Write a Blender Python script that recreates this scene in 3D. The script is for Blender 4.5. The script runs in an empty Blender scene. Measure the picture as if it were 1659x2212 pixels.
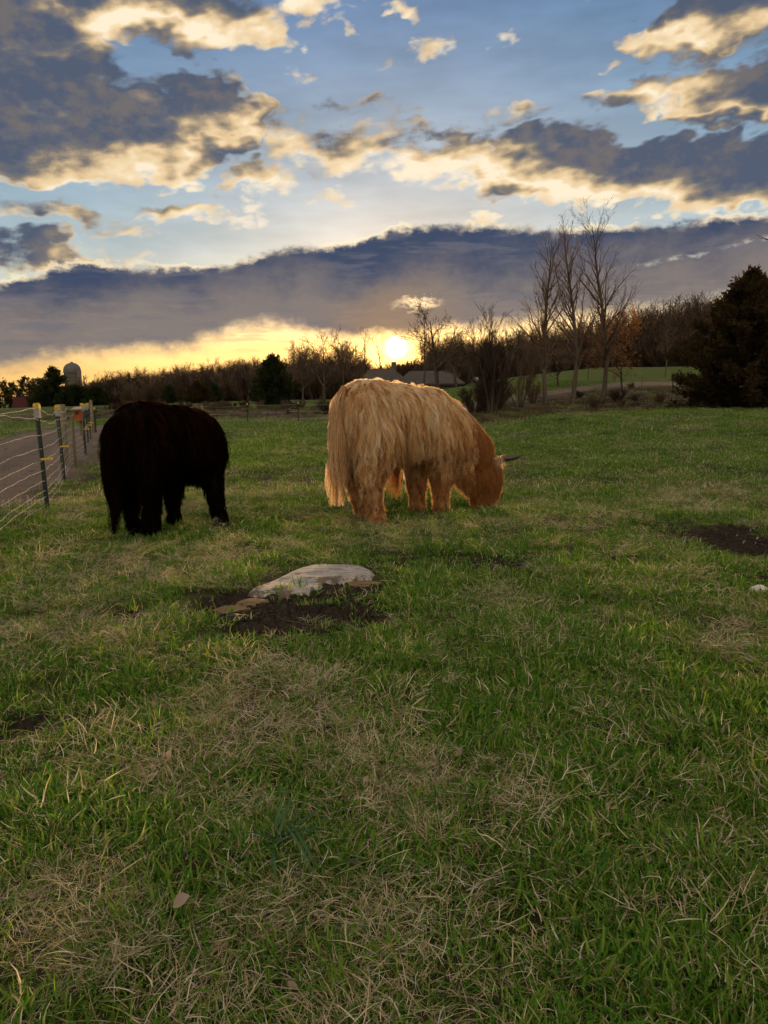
import bpy, bmesh, math, random
import numpy as np
from mathutils import Vector, Matrix, Quaternion
from mathutils.bvhtree import BVHTree
from mathutils.kdtree import KDTree

R = math.radians
scene = bpy.context.scene
col = scene.collection

# ------------------------------------------------------------------ camera
CAM_H, PITCH, ROLL, FPX = 1.2, 9.1, 1.0, 1598.0       # FPX: focal length for a 1659 x 2212 frame
cam_d = bpy.data.cameras.new('camera')
cam = bpy.data.objects.new('camera', cam_d)
col.objects.link(cam)
cam_d.sensor_fit = 'VERTICAL'
cam_d.sensor_height = 36.0
cam_d.lens = 26.0
cam_d.clip_start, cam_d.clip_end = 0.05, 6000.0
CAM_M = Matrix.Rotation(R(90 - PITCH), 3, 'X') @ Matrix.Rotation(R(-ROLL), 3, 'Z')
cam.location = (0, 0, CAM_H)
cam.rotation_euler = CAM_M.to_euler()
scene.camera = cam

def ray(px, py):
    d = CAM_M @ Vector(((px - 829.5) / FPX, (1106 - py) / FPX, -1))
    return d.normalized()

def azel(px, py):
    d = ray(px, py)
    return math.degrees(math.atan2(d.x, d.y)), math.degrees(math.asin(d.z))

def at(px, py, Y):
    d = ray(px, py)
    return Vector((0, 0, CAM_H)) + d * (Y / d.y)

# ------------------------------------------------------------------ sun and exposure
SUN_AZ, SUN_EL = azel(856, 750)
sun_d = bpy.data.lights.new('sun', 'SUN')
sun_d.energy = 5.0
sun_d.angle = R(0.6)
sun_d.color = (1.0, 0.62, 0.28)
sun = bpy.data.objects.new('sun', sun_d)
col.objects.link(sun)
sd = Vector((math.sin(R(SUN_AZ)) * math.cos(R(SUN_EL)), math.cos(R(SUN_AZ)) * math.cos(R(SUN_EL)), math.sin(R(SUN_EL))))
sun.rotation_euler = sd.to_track_quat('Z', 'Y').to_euler()
sun.location = (0, 0, 40)
vs = scene.view_settings
vs.view_transform, vs.look, vs.exposure, vs.gamma = 'Standard', 'None', 0.4, 1.0
vs.use_curve_mapping = False
cy = scene.cycles
cy.use_denoising = True
cy.use_adaptive_sampling, cy.adaptive_threshold, cy.adaptive_min_samples = True, .03, 16
cy.max_bounces, cy.diffuse_bounces, cy.transparent_max_bounces, cy.transmission_bounces, cy.glossy_bounces = 4, 2, 6, 3, 1
cy.sample_clamp_indirect = 4.0

# ------------------------------------------------------------------ world: sky with clouds
class X:
    """tiny expression layer over shader nodes"""
    def __init__(s, tree): s.t = tree
    def new(s, typ, **kw):
        n = s.t.nodes.new(typ)
        for k, v in kw.items(): setattr(n, k, v)
        return n
    def put(s, sock, v):
        if hasattr(v, 'links') or isinstance(v, bpy.types.NodeSocket): s.t.links.new(v, sock)
        elif isinstance(v, (tuple, list)) and sock.type == 'RGBA' and len(v) == 3: sock.default_value = (*v, 1)
        else: sock.default_value = v
    def m(s, op, a, b=None, c=None, clamp=False):
        n = s.new('ShaderNodeMath', operation=op, use_clamp=clamp)
        s.put(n.inputs[0], a)
        if b is not None: s.put(n.inputs[1], b)
        if c is not None: s.put(n.inputs[2], c)
        return n.outputs[0]
    def add(s, a, b): return s.m('ADD', a, b)
    def sub(s, a, b): return s.m('SUBTRACT', a, b)
    def mul(s, a, b): return s.m('MULTIPLY', a, b)
    def mad(s, a, b, c): return s.m('MULTIPLY_ADD', a, b, c)
    def mx(s, a, b): return s.m('MAXIMUM', a, b)
    def mn(s, a, b): return s.m('MINIMUM', a, b)
    def ss(s, v, lo, hi, to0=0.0, to1=1.0):
        n = s.new('ShaderNodeMapRange', interpolation_type='SMOOTHSTEP')
        s.put(n.inputs[0], v); s.put(n.inputs[1], lo); s.put(n.inputs[2], hi); s.put(n.inputs[3], to0); s.put(n.inputs[4], to1)
        return n.outputs[0]
    def lin(s, v, lo, hi, to0=0.0, to1=1.0):
        n = s.new('ShaderNodeMapRange')
        s.put(n.inputs[0], v); s.put(n.inputs[1], lo); s.put(n.inputs[2], hi); s.put(n.inputs[3], to0); s.put(n.inputs[4], to1)
        return n.outputs[0]
    def v(s, op, a, b=None, sc=None):
        n = s.new('ShaderNodeVectorMath', operation=op)
        s.put(n.inputs[0], a)
        if b is not None: s.put(n.inputs[1], b)
        if sc is not None: s.put(n.inputs['Scale'], sc)
        return n.outputs['Value'] if op in ('LENGTH', 'DOT_PRODUCT', 'DISTANCE') else n.outputs[0]
    def xyz(s, x, y, z):
        n = s.new('ShaderNodeCombineXYZ')
        for i, a in enumerate((x, y, z)): s.put(n.inputs[i], a)
        return n.outputs[0]
    def sep(s, v):
        n = s.new('ShaderNodeSeparateXYZ'); s.put(n.inputs[0], v)
        return n.outputs
    def noise(s, vec, scale, detail=4, rough=0.55, dist=0.0, lac=2.0, color=False, dims='3D', w=None):
        n = s.new('ShaderNodeTexNoise', noise_dimensions=dims)
        s.put(n.inputs['Vector'], vec)
        for k, q in (('Scale', scale), ('Detail', detail), ('Roughness', rough), ('Distortion', dist), ('Lacunarity', lac)): s.put(n.inputs[k], q)
        if w is not None: s.put(n.inputs['W'], w)
        return n.outputs['Color'] if color else n.outputs['Fac']
    def voro(s, vec, scale, feature='F1', out='Distance', rand=1.0):
        n = s.new('ShaderNodeTexVoronoi', feature=feature)
        s.put(n.inputs['Vector'], vec); s.put(n.inputs['Scale'], scale); s.put(n.inputs['Randomness'], rand)
        return n.outputs[out]
    def ramp(s, f, stops, interp='LINEAR'):
        n = s.new('ShaderNodeValToRGB'); s.put(n.inputs[0], f)
        e = n.color_ramp.elements
        n.color_ramp.interpolation = interp
        while len(e) < len(stops): e.new(0.5)
        for el, (p, c) in zip(e, stops):
            el.position = p; el.color = (*c, 1) if len(c) == 3 else c
        return n.outputs[0]
    def mix(s, f, a, b, blend='MIX'):
        n = s.new('ShaderNodeMix', data_type='RGBA', blend_type=blend)
        s.put(n.inputs[0], f); s.put(n.inputs[6], a); s.put(n.inputs[7], b)
        return n.outputs[2]
    def blob(s, vec, cx, cy, rx, ry, w=1.0):
        """w at the centre of an ellipse, 0 at its edge, negative beyond"""
        n = s.new('ShaderNodeVectorMath', operation='MULTIPLY_ADD')
        s.put(n.inputs[0], vec)
        n.inputs[1].default_value = (1 / rx, 1 / ry, 0); n.inputs[2].default_value = (-cx / rx, -cy / ry, 0)
        return s.mad(s.v('LENGTH', n.outputs[0]), -w, w)

# heaps of cumulus, in degrees of azimuth and elevation: (px, py, rx, ry, tilt, weight) measured on the photograph
HEAPS = [(60, 262, 480, 165, 8, 1.75), (440, 245, 185, 110, 25, 1.25), (300, 0, 430, 110, 0, 1.35), (545, 50, 130, 85, -10, .85), (670, -10, 120, 70, 0, .8),
         (-60, 90, 420, 190, 0, 1.5), (330, 310, 200, 95, 20, 1.2),
         (640, 310, 110, 60, 10, .62), (780, 318, 200, 75, -8, .75), (960, 345, 230, 66, -6, .8), (1180, 350, 220, 90, -12, 1.2), (1330, 375, 260, 85, -8, 1.4), (1560, 380, 300, 95, 4, 1.4),
         (530, 392, 95, 50, 8, .72), (600, 405, 90, 55, 35, .5), (560, 440, 80, 30, 20, .5),
         (120, 462, 230, 34, 2, .62), (420, 466, 190, 32, 6, .62), (255, 498, 120, 34, 0, .55), (90, 545, 290, 50, 4, .75),
         (1550, 30, 230, 105, 4, 1.2), (1380, 95, 75, 34, 15, .6), (1640, 70, 120, 60, 0, .7),
         (1400, 205, 190, 50, 14, .75), (1620, 200, 230, 95, 14, 1.3), (1520, 135, 90, 32, 0, .5),
         (930, 95, 95, 62, 55, .62), (885, 110, 60, 26, 10, .42), (660, 168, 70, 24, 15, .42), (1080, 98, 45, 26, 0, .42), (830, 148, 36, 22, 0, .42), (790, 232, 130, 26, 5, .5),
         (1120, 235, 150, 52, 28, .55), (1060, 462, 80, 26, 4, .62), (650, 95, 40, 22, 0, .36), (720, 58, 40, 20, 0, .4), (855, 12, 60, 22, 0, .45), (600, 265, 60, 26, 10, .45), (690, 425, 90, 22, -10, .4)]

def cumulus_group():
    g = bpy.data.node_groups.new('cumulus_density', 'ShaderNodeTree')
    g.interface.new_socket('P', in_out='INPUT', socket_type='NodeSocketVector')
    g.interface.new_socket('S', in_out='INPUT', socket_type='NodeSocketVector')
    g.interface.new_socket('D', in_out='OUTPUT', socket_type='NodeSocketFloat')
    g.interface.new_socket('D towards sun', in_out='OUTPUT', socket_type='NodeSocketFloat')
    x = X(g)
    gi = x.new('NodeGroupInput')
    P, S = gi.outputs[0], gi.outputs[1]
    az, el, _ = x.sep(P)
    Q = x.xyz(x.mad(el, .35, az), x.mad(az, -.32, x.mul(el, 2.1)), 0.0)
    wx = x.noise(Q, 0.17, 3, 0.68, dims='2D')
    wy = x.noise(x.v('ADD', Q, (60, 0, 0)), 0.17, 3, 0.68, dims='2D')
    W = x.v('ADD', P, x.xyz(x.mad(wx, 7.0, -3.5), x.mad(wy, 4.0, -2.0), 0.0))
    def v3(op, a, b, c=None):
        n = x.new('ShaderNodeVectorMath', operation=op)
        for i, q in enumerate((a, b, c)):
            if q is not None: x.put(n.inputs[i], q)
        return n.outputs[0]
    def heaps(W, small):
        wa, we, _ = x.sep(W)
        A3, E3 = x.xyz(wa, wa, wa), x.xyz(we, we, we)
        rows = []
        for (px, py, rx, ry, rot, w) in HEAPS:
            if not small and rx < 75: continue
            a, e = azel(px, py)
            k = 1.03 * math.cos(math.atan(math.hypot(px - 829.5, py - 1106) / FPX)) ** 1.5 / 27.9
            rows.append((1 / (rx * k), -a / (rx * k), 1 / (ry * k), -e / (ry * k), w))
        while len(rows) % 3: rows.append(rows[0])
        d3 = None
        for i in range(0, len(rows), 3):                         # three ellipses at a time
            q = list(zip(*rows[i:i + 3]))
            u, v = v3('MULTIPLY_ADD', A3, q[0], q[1]), v3('MULTIPLY_ADD', E3, q[2], q[3])
            r2 = v3('MULTIPLY_ADD', v, v, v3('MULTIPLY', u, u))
            b3 = v3('MULTIPLY_ADD', r2, tuple(-w for w in q[4]), q[4])
            d3 = b3 if d3 is None else v3('MAXIMUM', d3, b3)
        s3 = x.sep(d3)
        return x.mx(x.mx(s3[0], x.mx(s3[1], s3[2])), -0.5)
    d, ds = heaps(W, True), heaps(x.v('ADD', W, S), False)
    # beyond the photographed part the heaps go on at random
    far = x.mx(x.ss(x.m('ABSOLUTE', az), 30.0, 40.0), x.ss(el, 38.0, 46.0))
    rnd = x.mul(x.ss(x.noise(x.v('MULTIPLY', P, (1, 2.2, 0)), 0.045, 2, 0.5, dims='2D'), 0.40, 0.58), x.ss(el, 10.0, 17.0))
    rnd = x.mul(x.mul(rnd, 0.85), far)
    n1 = x.noise(Q, 0.24, 7, 0.64, dims='2D')
    n1s = x.noise(x.v('ADD', Q, x.v('MULTIPLY', S, (1, 2.1, 0))), 0.24, 2, 0.60, dims='2D')
    o = x.new('NodeGroupOutput')
    g.links.new(x.mad(x.sub(n1, .5), 1.25, x.sub(x.mx(d, rnd), 0.36)), o.inputs[0])
    g.links.new(x.mad(x.sub(n1s, .5), 1.25, x.sub(x.mx(ds, rnd), 0.36)), o.inputs[1])
    return g

def build_world():
    w = bpy.data.worlds.new('World'); scene.world = w
    w.use_nodes = True
    t = w.node_tree; t.nodes.clear(); x = X(t)
    D = x.new('ShaderNodeTexCoord').outputs['Generated']
    D = x.v('NORMALIZE', D)
    dx, dy, dz = x.sep(D)
    az = x.mul(x.m('ARCTAN2', dx, dy), 180 / math.pi)
    el = x.mul(x.m('ARCSINE', dz), 180 / math.pi)
    P = x.xyz(az, el, 0.0)
    sky = x.new('ShaderNodeTexSky', sky_type='NISHITA', sun_disc=False)
    sky.sun_elevation, sky.sun_rotation = R(SUN_EL), R(SUN_AZ)
    sky.air_density, sky.dust_density, sky.ozone_density = 1.0, 1.0, 1.6
    base = x.v('SCALE', sky.outputs[0], sc=0.15)
    SKYDBG = base
    # angle to the sun
    cs = x.v('DOT_PRODUCT', D, tuple(sd))
    ang = x.mul(x.m('ARCCOSINE', x.mn(cs, 0.9999999)), 180 / math.pi)
    daz = x.m('ABSOLUTE', x.sub(az, SUN_AZ))
    # clear sky: the sky texture, lifted towards the pale blue and cream that thin evening cirrus gives it
    veil = x.ramp(x.lin(el, 0.0, 50.0), [(0.0, (1.08, .56, .17)), (.07, (.95, .60, .25)), (.14, (.60, .58, .45)), (.21, (.36, .47, .51)), (.30, (.235, .37, .47)), (.5, (.088, .205, .375)), (.75, (.082, .195, .365)), (1, (.082, .195, .365))])
    side = x.ss(ang, 20.0, 120.0, 1.0, 0.95)
    clear = x.v('ADD', x.v('SCALE', base, sc=0.25), x.v('SCALE', x.v('MULTIPLY', veil, (.56, .60, .66)), sc=side))
    streak = x.noise(x.v('MULTIPLY', P, (.6, 2.4, 0)), 0.16, 3, 0.6, dims='2D')
    clear = x.v('SCALE', clear, sc=x.lin(streak, .3, .7, .9, 1.12))
    # cumulus
    tosun = x.v('NORMALIZE', x.v('SUBTRACT', (SUN_AZ, SUN_EL + 3.0, 0), P))
    gn = x.new('ShaderNodeGroup'); gn.node_tree = cumulus_group()
    t.links.new(P, gn.inputs[0]); t.links.new(x.v('SCALE', tosun, sc=2.2), gn.inputs[1])
    d0, d1 = gn.outputs
    n1 = x.sub(x.noise(x.v('MULTIPLY', P, (1, 1.5, 0)), 0.16, 4, 0.6, dims='2D'), 0.5)
    n2 = x.sub(x.noise(x.v('MULTIPLY', P, (1, 1.6, 0)), 0.8, 4, 0.62, dims='2D'), 0.5)
    L = x.sub(d0, d1)
    near = x.ss(ang, 10.0, 45.0, 1.0, 0.0)
    thin = x.ss(d0, 0.0, 0.42, 1.0, 0.0)
    lit = x.add(x.add(x.mul(L, 0.95), x.mul(x.mul(thin, x.ss(ang, 10.0, 38.0, 1.0, .7)), 0.46)), x.mad(near, 0.16, x.mul(n2, 0.22)))
    lit = x.sub(lit, x.ss(d0, .35, 1.1, 0.0, .22))
    lit = x.add(lit, x.ss(ang, 45.0, 110.0, 0.0, 0.62))                  # heaps away from the sun are lit from the front
    ccol = x.ramp(lit, [(0.0, (.095, .12, .18)), (.16, (.135, .15, .19)), (.32, (.25, .215, .185)), (.48, (.50, .38, .24)), (.68, (.86, .63, .36)), (.86, (.98, .77, .49)), (1, (1.08, .92, .68))])
    ccol = x.mix(x.mul(x.ss(x.mad(n1, 1.0, x.mul(n2, .5)), -.08, .22), x.ss(lit, .1, .35, .7, 0.0)), ccol, (.215, .185, .165))
    ccol = x.v('SCALE', ccol, sc=x.ss(ang, 50.0, 110.0, .72, 2.3))
    alphaA = x.ss(d0, -0.12, 0.32)
    c = x.mix(alphaA, clear, ccol)
    # long stratus bank above the horizon
    azc = x.lin(az, -30.0, 30.0, 0.0, 1.0)
    top = x.new('ShaderNodeFloatCurve'); t.links.new(azc, top.inputs[1])
    bot = x.new('ShaderNodeFloatCurve'); t.links.new(azc, bot.inputs[1])
    def curve(node, pts):
        cv = node.mapping.curves[0]
        while len(cv.points) < len(pts): cv.points.new(.5, .5)
        for p, (px, py) in zip(cv.points, pts):
            a, e = azel(px, py); p.location = ((a + 30) / 60, e / 20); p.handle_type = 'AUTO'
        node.mapping.update()
    curve(top, [(0, 600), (190, 560), (450, 565), (640, 520), (760, 520), (880, 478), (1080, 475), (1250, 482), (1440, 468), (1659, 450)])
    curve(bot, [(0, 775), (200, 752), (420, 722), (620, 690), (760, 716), (900, 700), (1040, 685), (1250, 672), (1450, 655), (1659, 625)])
    et, eb = x.mul(top.outputs[0], 20.0), x.mul(bot.outputs[0], 20.0)
    ht = x.sub(x.add(et, x.mad(n1, 1.6, x.mul(n2, 1.1))), el)          # degrees below the bank's top
    hb = x.sub(el, x.add(eb, x.mad(n1, 2.0, x.mul(n2, 1.0))))          # degrees above its foot
    aT = x.ss(ht, 0.0, 0.55)
    aB = x.ss(hb, -1.3, 0.35)
    alphaB = x.mul(aT, aB)
    gap = x.ss(x.m('ABSOLUTE', x.sub(x.add(el, x.mad(n1, 1.2, x.mul(n2, .5))), x.mad(az, 0.13, 6.15))), 0.0, 0.28, 1.0, 0.0)
    gap = x.mul(x.mul(gap, x.ss(az, 14.0, 22.0)), x.ss(n2, -.10, .18, .0, .42))
    hole = x.mx(x.blob(x.v('ADD', P, x.xyz(x.mul(n1, 2.5), x.mul(n2, 1.6), 0.0)), *azel(893, 655), 2.3, .55), 0.0)
    hole = x.mul(x.ss(hole, .0, .8), .85)
    depth = x.ss(x.add(x.sub(el, eb), x.mad(n1, 5.0, x.mul(n2, 1.5))), 0.8, 5.5)
    bcol = x.mix(depth, (.185, .155, .142), (.040, .057, .104))
    tier = x.ss(x.noise(x.v('MULTIPLY', P, (.35, 2.2, 0)), .5, 4, .6, dims='2D'), .5, .68)
    bcol = x.mix(x.mul(tier, .5), bcol, (.13, .125, .145))
    warm = x.mul(x.ss(ang, 1.0, 7.5, 1.0, 0.0), x.ss(depth, 0.0, .8, 1.0, .15))
    bcol = x.mix(x.mul(warm, .55), bcol, (.30, .18, .09))
    rim = x.mul(x.mul(x.ss(ht, -.1, .2), x.ss(ht, .20, .80, 1.0, 0.0)), x.ss(n1, -.20, .04))
    bcol = x.mix(x.mul(rim, .9), bcol, (1.0, .82, .52))
    bcol = x.mix(x.mx(gap, 0.0), bcol, (.72, .66, .54))
    c = x.mix(x.m('MULTIPLY', alphaB, x.sub(1.0, hole)), c, bcol)
    # bars of low cloud crossing the yellow strip
    bars = x.ss(x.noise(x.v('MULTIPLY', P, (.28, 2.6, 0)), 0.9, 3, .6, dims='2D'), .53, .66)
    bars = x.mul(bars, x.mul(x.ss(el, 2.6, 4.2), x.ss(el, 6.5, 8.5, 1.0, 0.0)))
    c = x.mix(x.mul(bars, x.mad(alphaB, -.40, .45)), c, (.52, .36, .20))
    # sun disc and the air lit up round it
    glow = x.v('ADD', x.v('SCALE', (1.0, .58, .16), sc=x.mul(x.m('POWER', 2.718, x.mul(ang, -0.80)), 2.0)),
                      x.v('SCALE', (1.0, .52, .16), sc=x.mul(x.m('POWER', 2.718, x.mul(ang, -0.20)), 0.12)))
    glow = x.v('SCALE', glow, sc=x.sub(1.0, x.mul(alphaB, .95)))
    c = x.v('ADD', c, glow)
    disc = x.ss(ang, 0.52, 0.92, 1.0, 0.0)
    c = x.v('ADD', c, x.v('SCALE', (3.0, 2.6, 2.0), sc=disc))
    # below the horizon: ground colour
    c = x.mix(x.ss(el, -2.0, -0.2), (.03, .03, .02), c)
    bg = x.new('ShaderNodeBackground'); t.links.new(c, bg.inputs[0]); bg.inputs[1].default_value = 1.0
    out = x.new('ShaderNodeOutputWorld'); t.links.new(bg.outputs[0], out.inputs[0])
    w.cycles.sampling_method = 'NONE'
build_world()

# ------------------------------------------------------------------ helpers
rng = np.random.default_rng(11)

def vnoise(x, y, seed=0):
    """value noise on a lattice, 0..1"""
    x, y = np.asarray(x, float), np.asarray(y, float)
    xi, yi = np.floor(x), np.floor(y)
    fx, fy = x - xi, y - yi
    fx, fy = fx * fx * (3 - 2 * fx), fy * fy * (3 - 2 * fy)
    def hsh(a, b):
        v = np.sin(a * 127.1 + b * 311.7 + seed * 74.7) * 43758.5453
        return v - np.floor(v)
    return (hsh(xi, yi) * (1 - fx) + hsh(xi + 1, yi) * fx) * (1 - fy) + (hsh(xi, yi + 1) * (1 - fx) + hsh(xi + 1, yi + 1) * fx) * fy

def fbm(x, y, seed=0, oct=4):
    v, a, s = 0, .5, 0
    for i in range(oct):
        v = v + a * vnoise(np.asarray(x) * 2 ** i, np.asarray(y) * 2 ** i, seed + i * 3); s += a; a *= .5
    return v / s

def sstep(v, lo, hi):
    t = np.clip((np.asarray(v, float) - lo) / (hi - lo), 0, 1)
    return t * t * (3 - 2 * t)

def tag(o, label=None, cat=None, group=None, kind=None):
    for k, v in (('label', label), ('category', cat), ('group', group), ('kind', kind)):
        if v: o[k] = v
    return o

def link(name, data, mat=None, parent=None, loc=None, smooth=False):
    o = bpy.data.objects.new(name, data)
    col.objects.link(o)
    if mat is not None: data.materials.append(mat)
    if parent is not None: o.parent = parent
    if loc is not None: o.location = loc
    if smooth and hasattr(data, 'polygons'): data.polygons.foreach_set('use_smooth', [True] * len(data.polygons))
    return o

def empty(name, loc=(0, 0, 0), rz=0.0):
    o = bpy.data.objects.new(name, None); col.objects.link(o)
    o.location = loc; o.rotation_euler = (0, 0, rz); o.empty_display_size = .2
    return o

def mesh(name, verts, faces):
    me = bpy.data.meshes.new(name)
    me.from_pydata([tuple(v) for v in verts], [], faces)
    me.update()
    return me

def np_mesh(name, v, quads=None, tris=None):
    """mesh straight from arrays"""
    me = bpy.data.meshes.new(name)
    v = np.asarray(v, np.float32)
    loops, starts, tot, n = [], [], [], 0
    if quads is not None and len(quads):
        q = np.asarray(quads, np.int32); loops.append(q.ravel()); starts.append(np.arange(len(q)) * 4); n = len(q) * 4
    if tris is not None and len(tris):
        t = np.asarray(tris, np.int32); loops.append(t.ravel()); starts.append(n + np.arange(len(t)) * 3)
    me.vertices.add(len(v)); me.vertices.foreach_set('co', v.ravel())
    L = np.concatenate(loops); S = np.concatenate(starts)
    me.loops.add(len(L)); me.loops.foreach_set('vertex_index', L.astype(np.int32))
    me.polygons.add(len(S)); me.polygons.foreach_set('loop_start', S.astype(np.int32))
    me.update(calc_edges=True); me.validate()
    return me

def copy_tree(o, parent=None):
    c = o.copy(); col.objects.link(c)
    if parent is not None: c.parent = parent
    for ch in list(o.children): copy_tree(ch, c)
    return c

class MB:
    """collects boxes, tubes and sheets and builds ONE mesh"""
    def __init__(s): s.v, s.f = [], []
    def add(s, v, f):
        b = len(s.v); s.v += [tuple(q) for q in v]; s.f += [tuple(b + i for i in q) for q in f]
        return s
    def box(s, c, size, M=None, taper=1.0):
        hx, hy, hz = (q / 2 for q in size)
        v = [Vector((sx * hx * (taper if sz > 0 else 1), sy * hy * (taper if sz > 0 else 1), sz * hz)) for sz in (-1, 1) for sx, sy in ((-1, -1), (1, -1), (1, 1), (-1, 1))]
        if M is not None: v = [M @ q for q in v]
        v = [q + Vector(c) for q in v]
        return s.add(v, [(3, 2, 1, 0), (4, 5, 6, 7), (0, 1, 5, 4), (1, 2, 6, 5), (2, 3, 7, 6), (3, 0, 4, 7)])
    def tube(s, pts, rad, n=6, cap=True):
        pts = [Vector(p) for p in pts]
        rad = rad if hasattr(rad, '__len__') else [rad] * len(pts)
        up = Vector((0, 0, 1)) if abs((pts[-1] - pts[0]).normalized().z) < .9 else Vector((1, 0, 0))
        rings = []
        for i, p in enumerate(pts):
            d = (pts[min(i + 1, len(pts) - 1)] - pts[max(i - 1, 0)]).normalized()
            a = d.cross(up).normalized(); b = d.cross(a)
            rings.append([p + (a * math.cos(2 * math.pi * k / n) + b * math.sin(2 * math.pi * k / n)) * rad[i] for k in range(n)])
        v = [q for r_ in rings for q in r_]
        f = [(i * n + k, i * n + (k + 1) % n, (i + 1) * n + (k + 1) % n, (i + 1) * n + k) for i in range(len(pts) - 1) for k in range(n)]
        if cap: f += [tuple(reversed(range(n))), tuple(range((len(pts) - 1) * n, len(pts) * n))]
        return s.add(v, f)
    def lathe(s, prof, c=(0, 0, 0), n=20):
        v = [Vector(c) + Vector((r_ * math.cos(2 * math.pi * k / n), r_ * math.sin(2 * math.pi * k / n), z)) for r_, z in prof for k in range(n)]
        f = [(i * n + k, i * n + (k + 1) % n, (i + 1) * n + (k + 1) % n, (i + 1) * n + k) for i in range(len(prof) - 1) for k in range(n)]
        return s.add(v, f)
    def build(s, name, mat, parent=None, loc=None, smooth=False, bevel=0.0):
        o = link(name, mesh(name, s.v, s.f), mat, parent, loc, smooth)
        if bevel:
            m = o.modifiers.new('bevel', 'BEVEL'); m.width = bevel; m.segments = 2; m.limit_method = 'ANGLE'
        return o

MATS = {}
def material(name, fn):
    m = bpy.data.materials.new(name); m.use_nodes = True
    t = m.node_tree; t.nodes.clear(); x = X(t)
    out = x.new('ShaderNodeOutputMaterial')
    sh = fn(x)
    if isinstance(sh, tuple): t.links.new(sh[0], out.inputs[0]); t.links.new(sh[1], out.inputs[2])
    else: t.links.new(sh, out.inputs[0])
    MATS[name] = m
    return m

def bsdf(x, color, rough=.7, spec=.3, metal=0.0, bump=None, bump_d=.01, bump_s=.6):
    n = x.new('ShaderNodeBsdfPrincipled')
    x.put(n.inputs['Base Color'], color); x.put(n.inputs['Roughness'], rough)
    x.put(n.inputs['Specular IOR Level'], spec); x.put(n.inputs['Metallic'], metal)
    if bump is not None:
        b = x.new('ShaderNodeBump'); b.inputs['Strength'].default_value = bump_s; b.inputs['Distance'].default_value = bump_d
        x.put(b.inputs['Height'], bump); x.t.links.new(b.outputs[0], n.inputs['Normal'])
    return n.outputs[0]

def leafy(x, color, trans=.35, tcol=None, rough=.6):
    d = x.new('ShaderNodeBsdfDiffuse'); x.put(d.inputs[0], color)
    tr = x.new('ShaderNodeBsdfTranslucent'); x.put(tr.inputs[0], color if tcol is None else tcol)
    mx = x.new('ShaderNodeMixShader'); mx.inputs[0].default_value = trans
    x.t.links.new(d.outputs[0], mx.inputs[1]); x.t.links.new(tr.outputs[0], mx.inputs[2])
    return mx.outputs[0]

def obj_pos(x): return x.new('ShaderNodeTexCoord').outputs['Object']
def world_pos(x): return x.new('ShaderNodeNewGeometry').outputs['Position']
def obj_rand(x): return x.new('ShaderNodeObjectInfo').outputs['Random']
def attr(x, name): return x.new('ShaderNodeAttribute', attribute_name=name).outputs['Fac']

# ------------------------------------------------------------------ lie of the land
def y_edge(x):
    x = np.asarray(x, float)
    return np.where(x > 0, 26 + .95 * x, np.maximum(26 + .4 * x, 19.0))

ROAD = np.array([(-3.4, -8), (-4.2, 0), (-4.7, 4), (-5.7, 8.5), (-7.1, 14), (-9.0, 19.6), (-11.4, 27), (-11.6, 32), (-8.6, 35.6), (-3.0, 37.5), (3, 40.5), (9, 48), (15, 55), (23, 62), (40, 74), (70, 92)], float)
def catmull(P, n):
    out = []
    for i in range(len(P) - 1):
        p0, p1, p2, p3 = P[max(i - 1, 0)], P[i], P[i + 1], P[min(i + 2, len(P) - 1)]
        for t in np.linspace(0, 1, n, endpoint=False):
            out.append(.5 * ((2 * p1) + (p2 - p0) * t + (2 * p0 - 5 * p1 + 4 * p2 - p3) * t ** 2 + (3 * p1 - p0 - 3 * p2 + p3) * t ** 3))
    return np.array(out + [P[-1]])
ROADC = catmull(ROAD, 14)
def road_dist(x, y):
    x, y = np.asarray(x, float), np.asarray(y, float)
    d = np.full(np.broadcast(x, y).shape, 1e9)
    for p in ROADC[::2]: d = np.minimum(d, np.hypot(x - p[0], y - p[1]))
    return d
def road_half(y): return 1.45 - .35 * sstep(y, 30, 38) - .45 * sstep(y, 38, 46)

def height(x, y):
    x, y = np.asarray(x, float), np.asarray(y, float)
    r = np.hypot(x, y)
    start = y_edge(x) + 11 * (1 - sstep(x, 0, 6))
    crest = .65 + 2.9 * sstep(x, -6, 27) + 1.2 * sstep(x, 27, 60)
    h = crest * sstep(y, start, start + 30)
    h = h + .35 * sstep(y, 38.5, 41) * (1 - sstep(y, 42, 50)) * (1 - sstep(x, 0, 5)) * sstep(x, -22, -14)
    h = h - 2.2 * sstep(-x, 18, 50) * sstep(y, 45, 110)
    h = h + .0012 * np.maximum(y - 90, 0) * sstep(x, -10, 60)
    h = h + (fbm(x / 9, y / 9, 5, 2) - .5) * .22 * sstep(r, 9, 22)
    near = 1 - sstep(r, 10, 26)
    h = h + near * ((fbm(x / 1.7, y / 1.7, 1, 3) - .5) * .10 + (fbm(x / .35, y / .35, 2, 2) - .5) * .035)
    return h

def gp(px, py):
    """point of the ground seen at a pixel of the photograph"""
    d = ray(px, py); t = 1.0
    lo, hi = .5, 400.0
    p = lambda t: Vector((0, 0, CAM_H)) + d * t
    f = lambda t: p(t).z - float(height(p(t).x, p(t).y))
    t, step = .8, .1
    while t < 400 and f(t) > 0: t += step; step = max(.1, t * .02)
    lo, hi = t - step, t
    for _ in range(30):
        m = (lo + hi) / 2
        if f(m) > 0: lo = m
        else: hi = m
    q = p(hi)
    return Vector((q.x, q.y, float(height(q.x, q.y))))

def on_ground(px, Y):
    """ground point at depth Y under a column of the photograph"""
    X_ = 0.0
    for _ in range(6):
        z = float(height(X_, Y))
        # column px at the height z
        hor = 850
        q = at(px, hor + (CAM_H - z) * FPX / Y, Y); X_ = q.x
    return Vector((X_, Y, float(height(X_, Y))))

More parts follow.
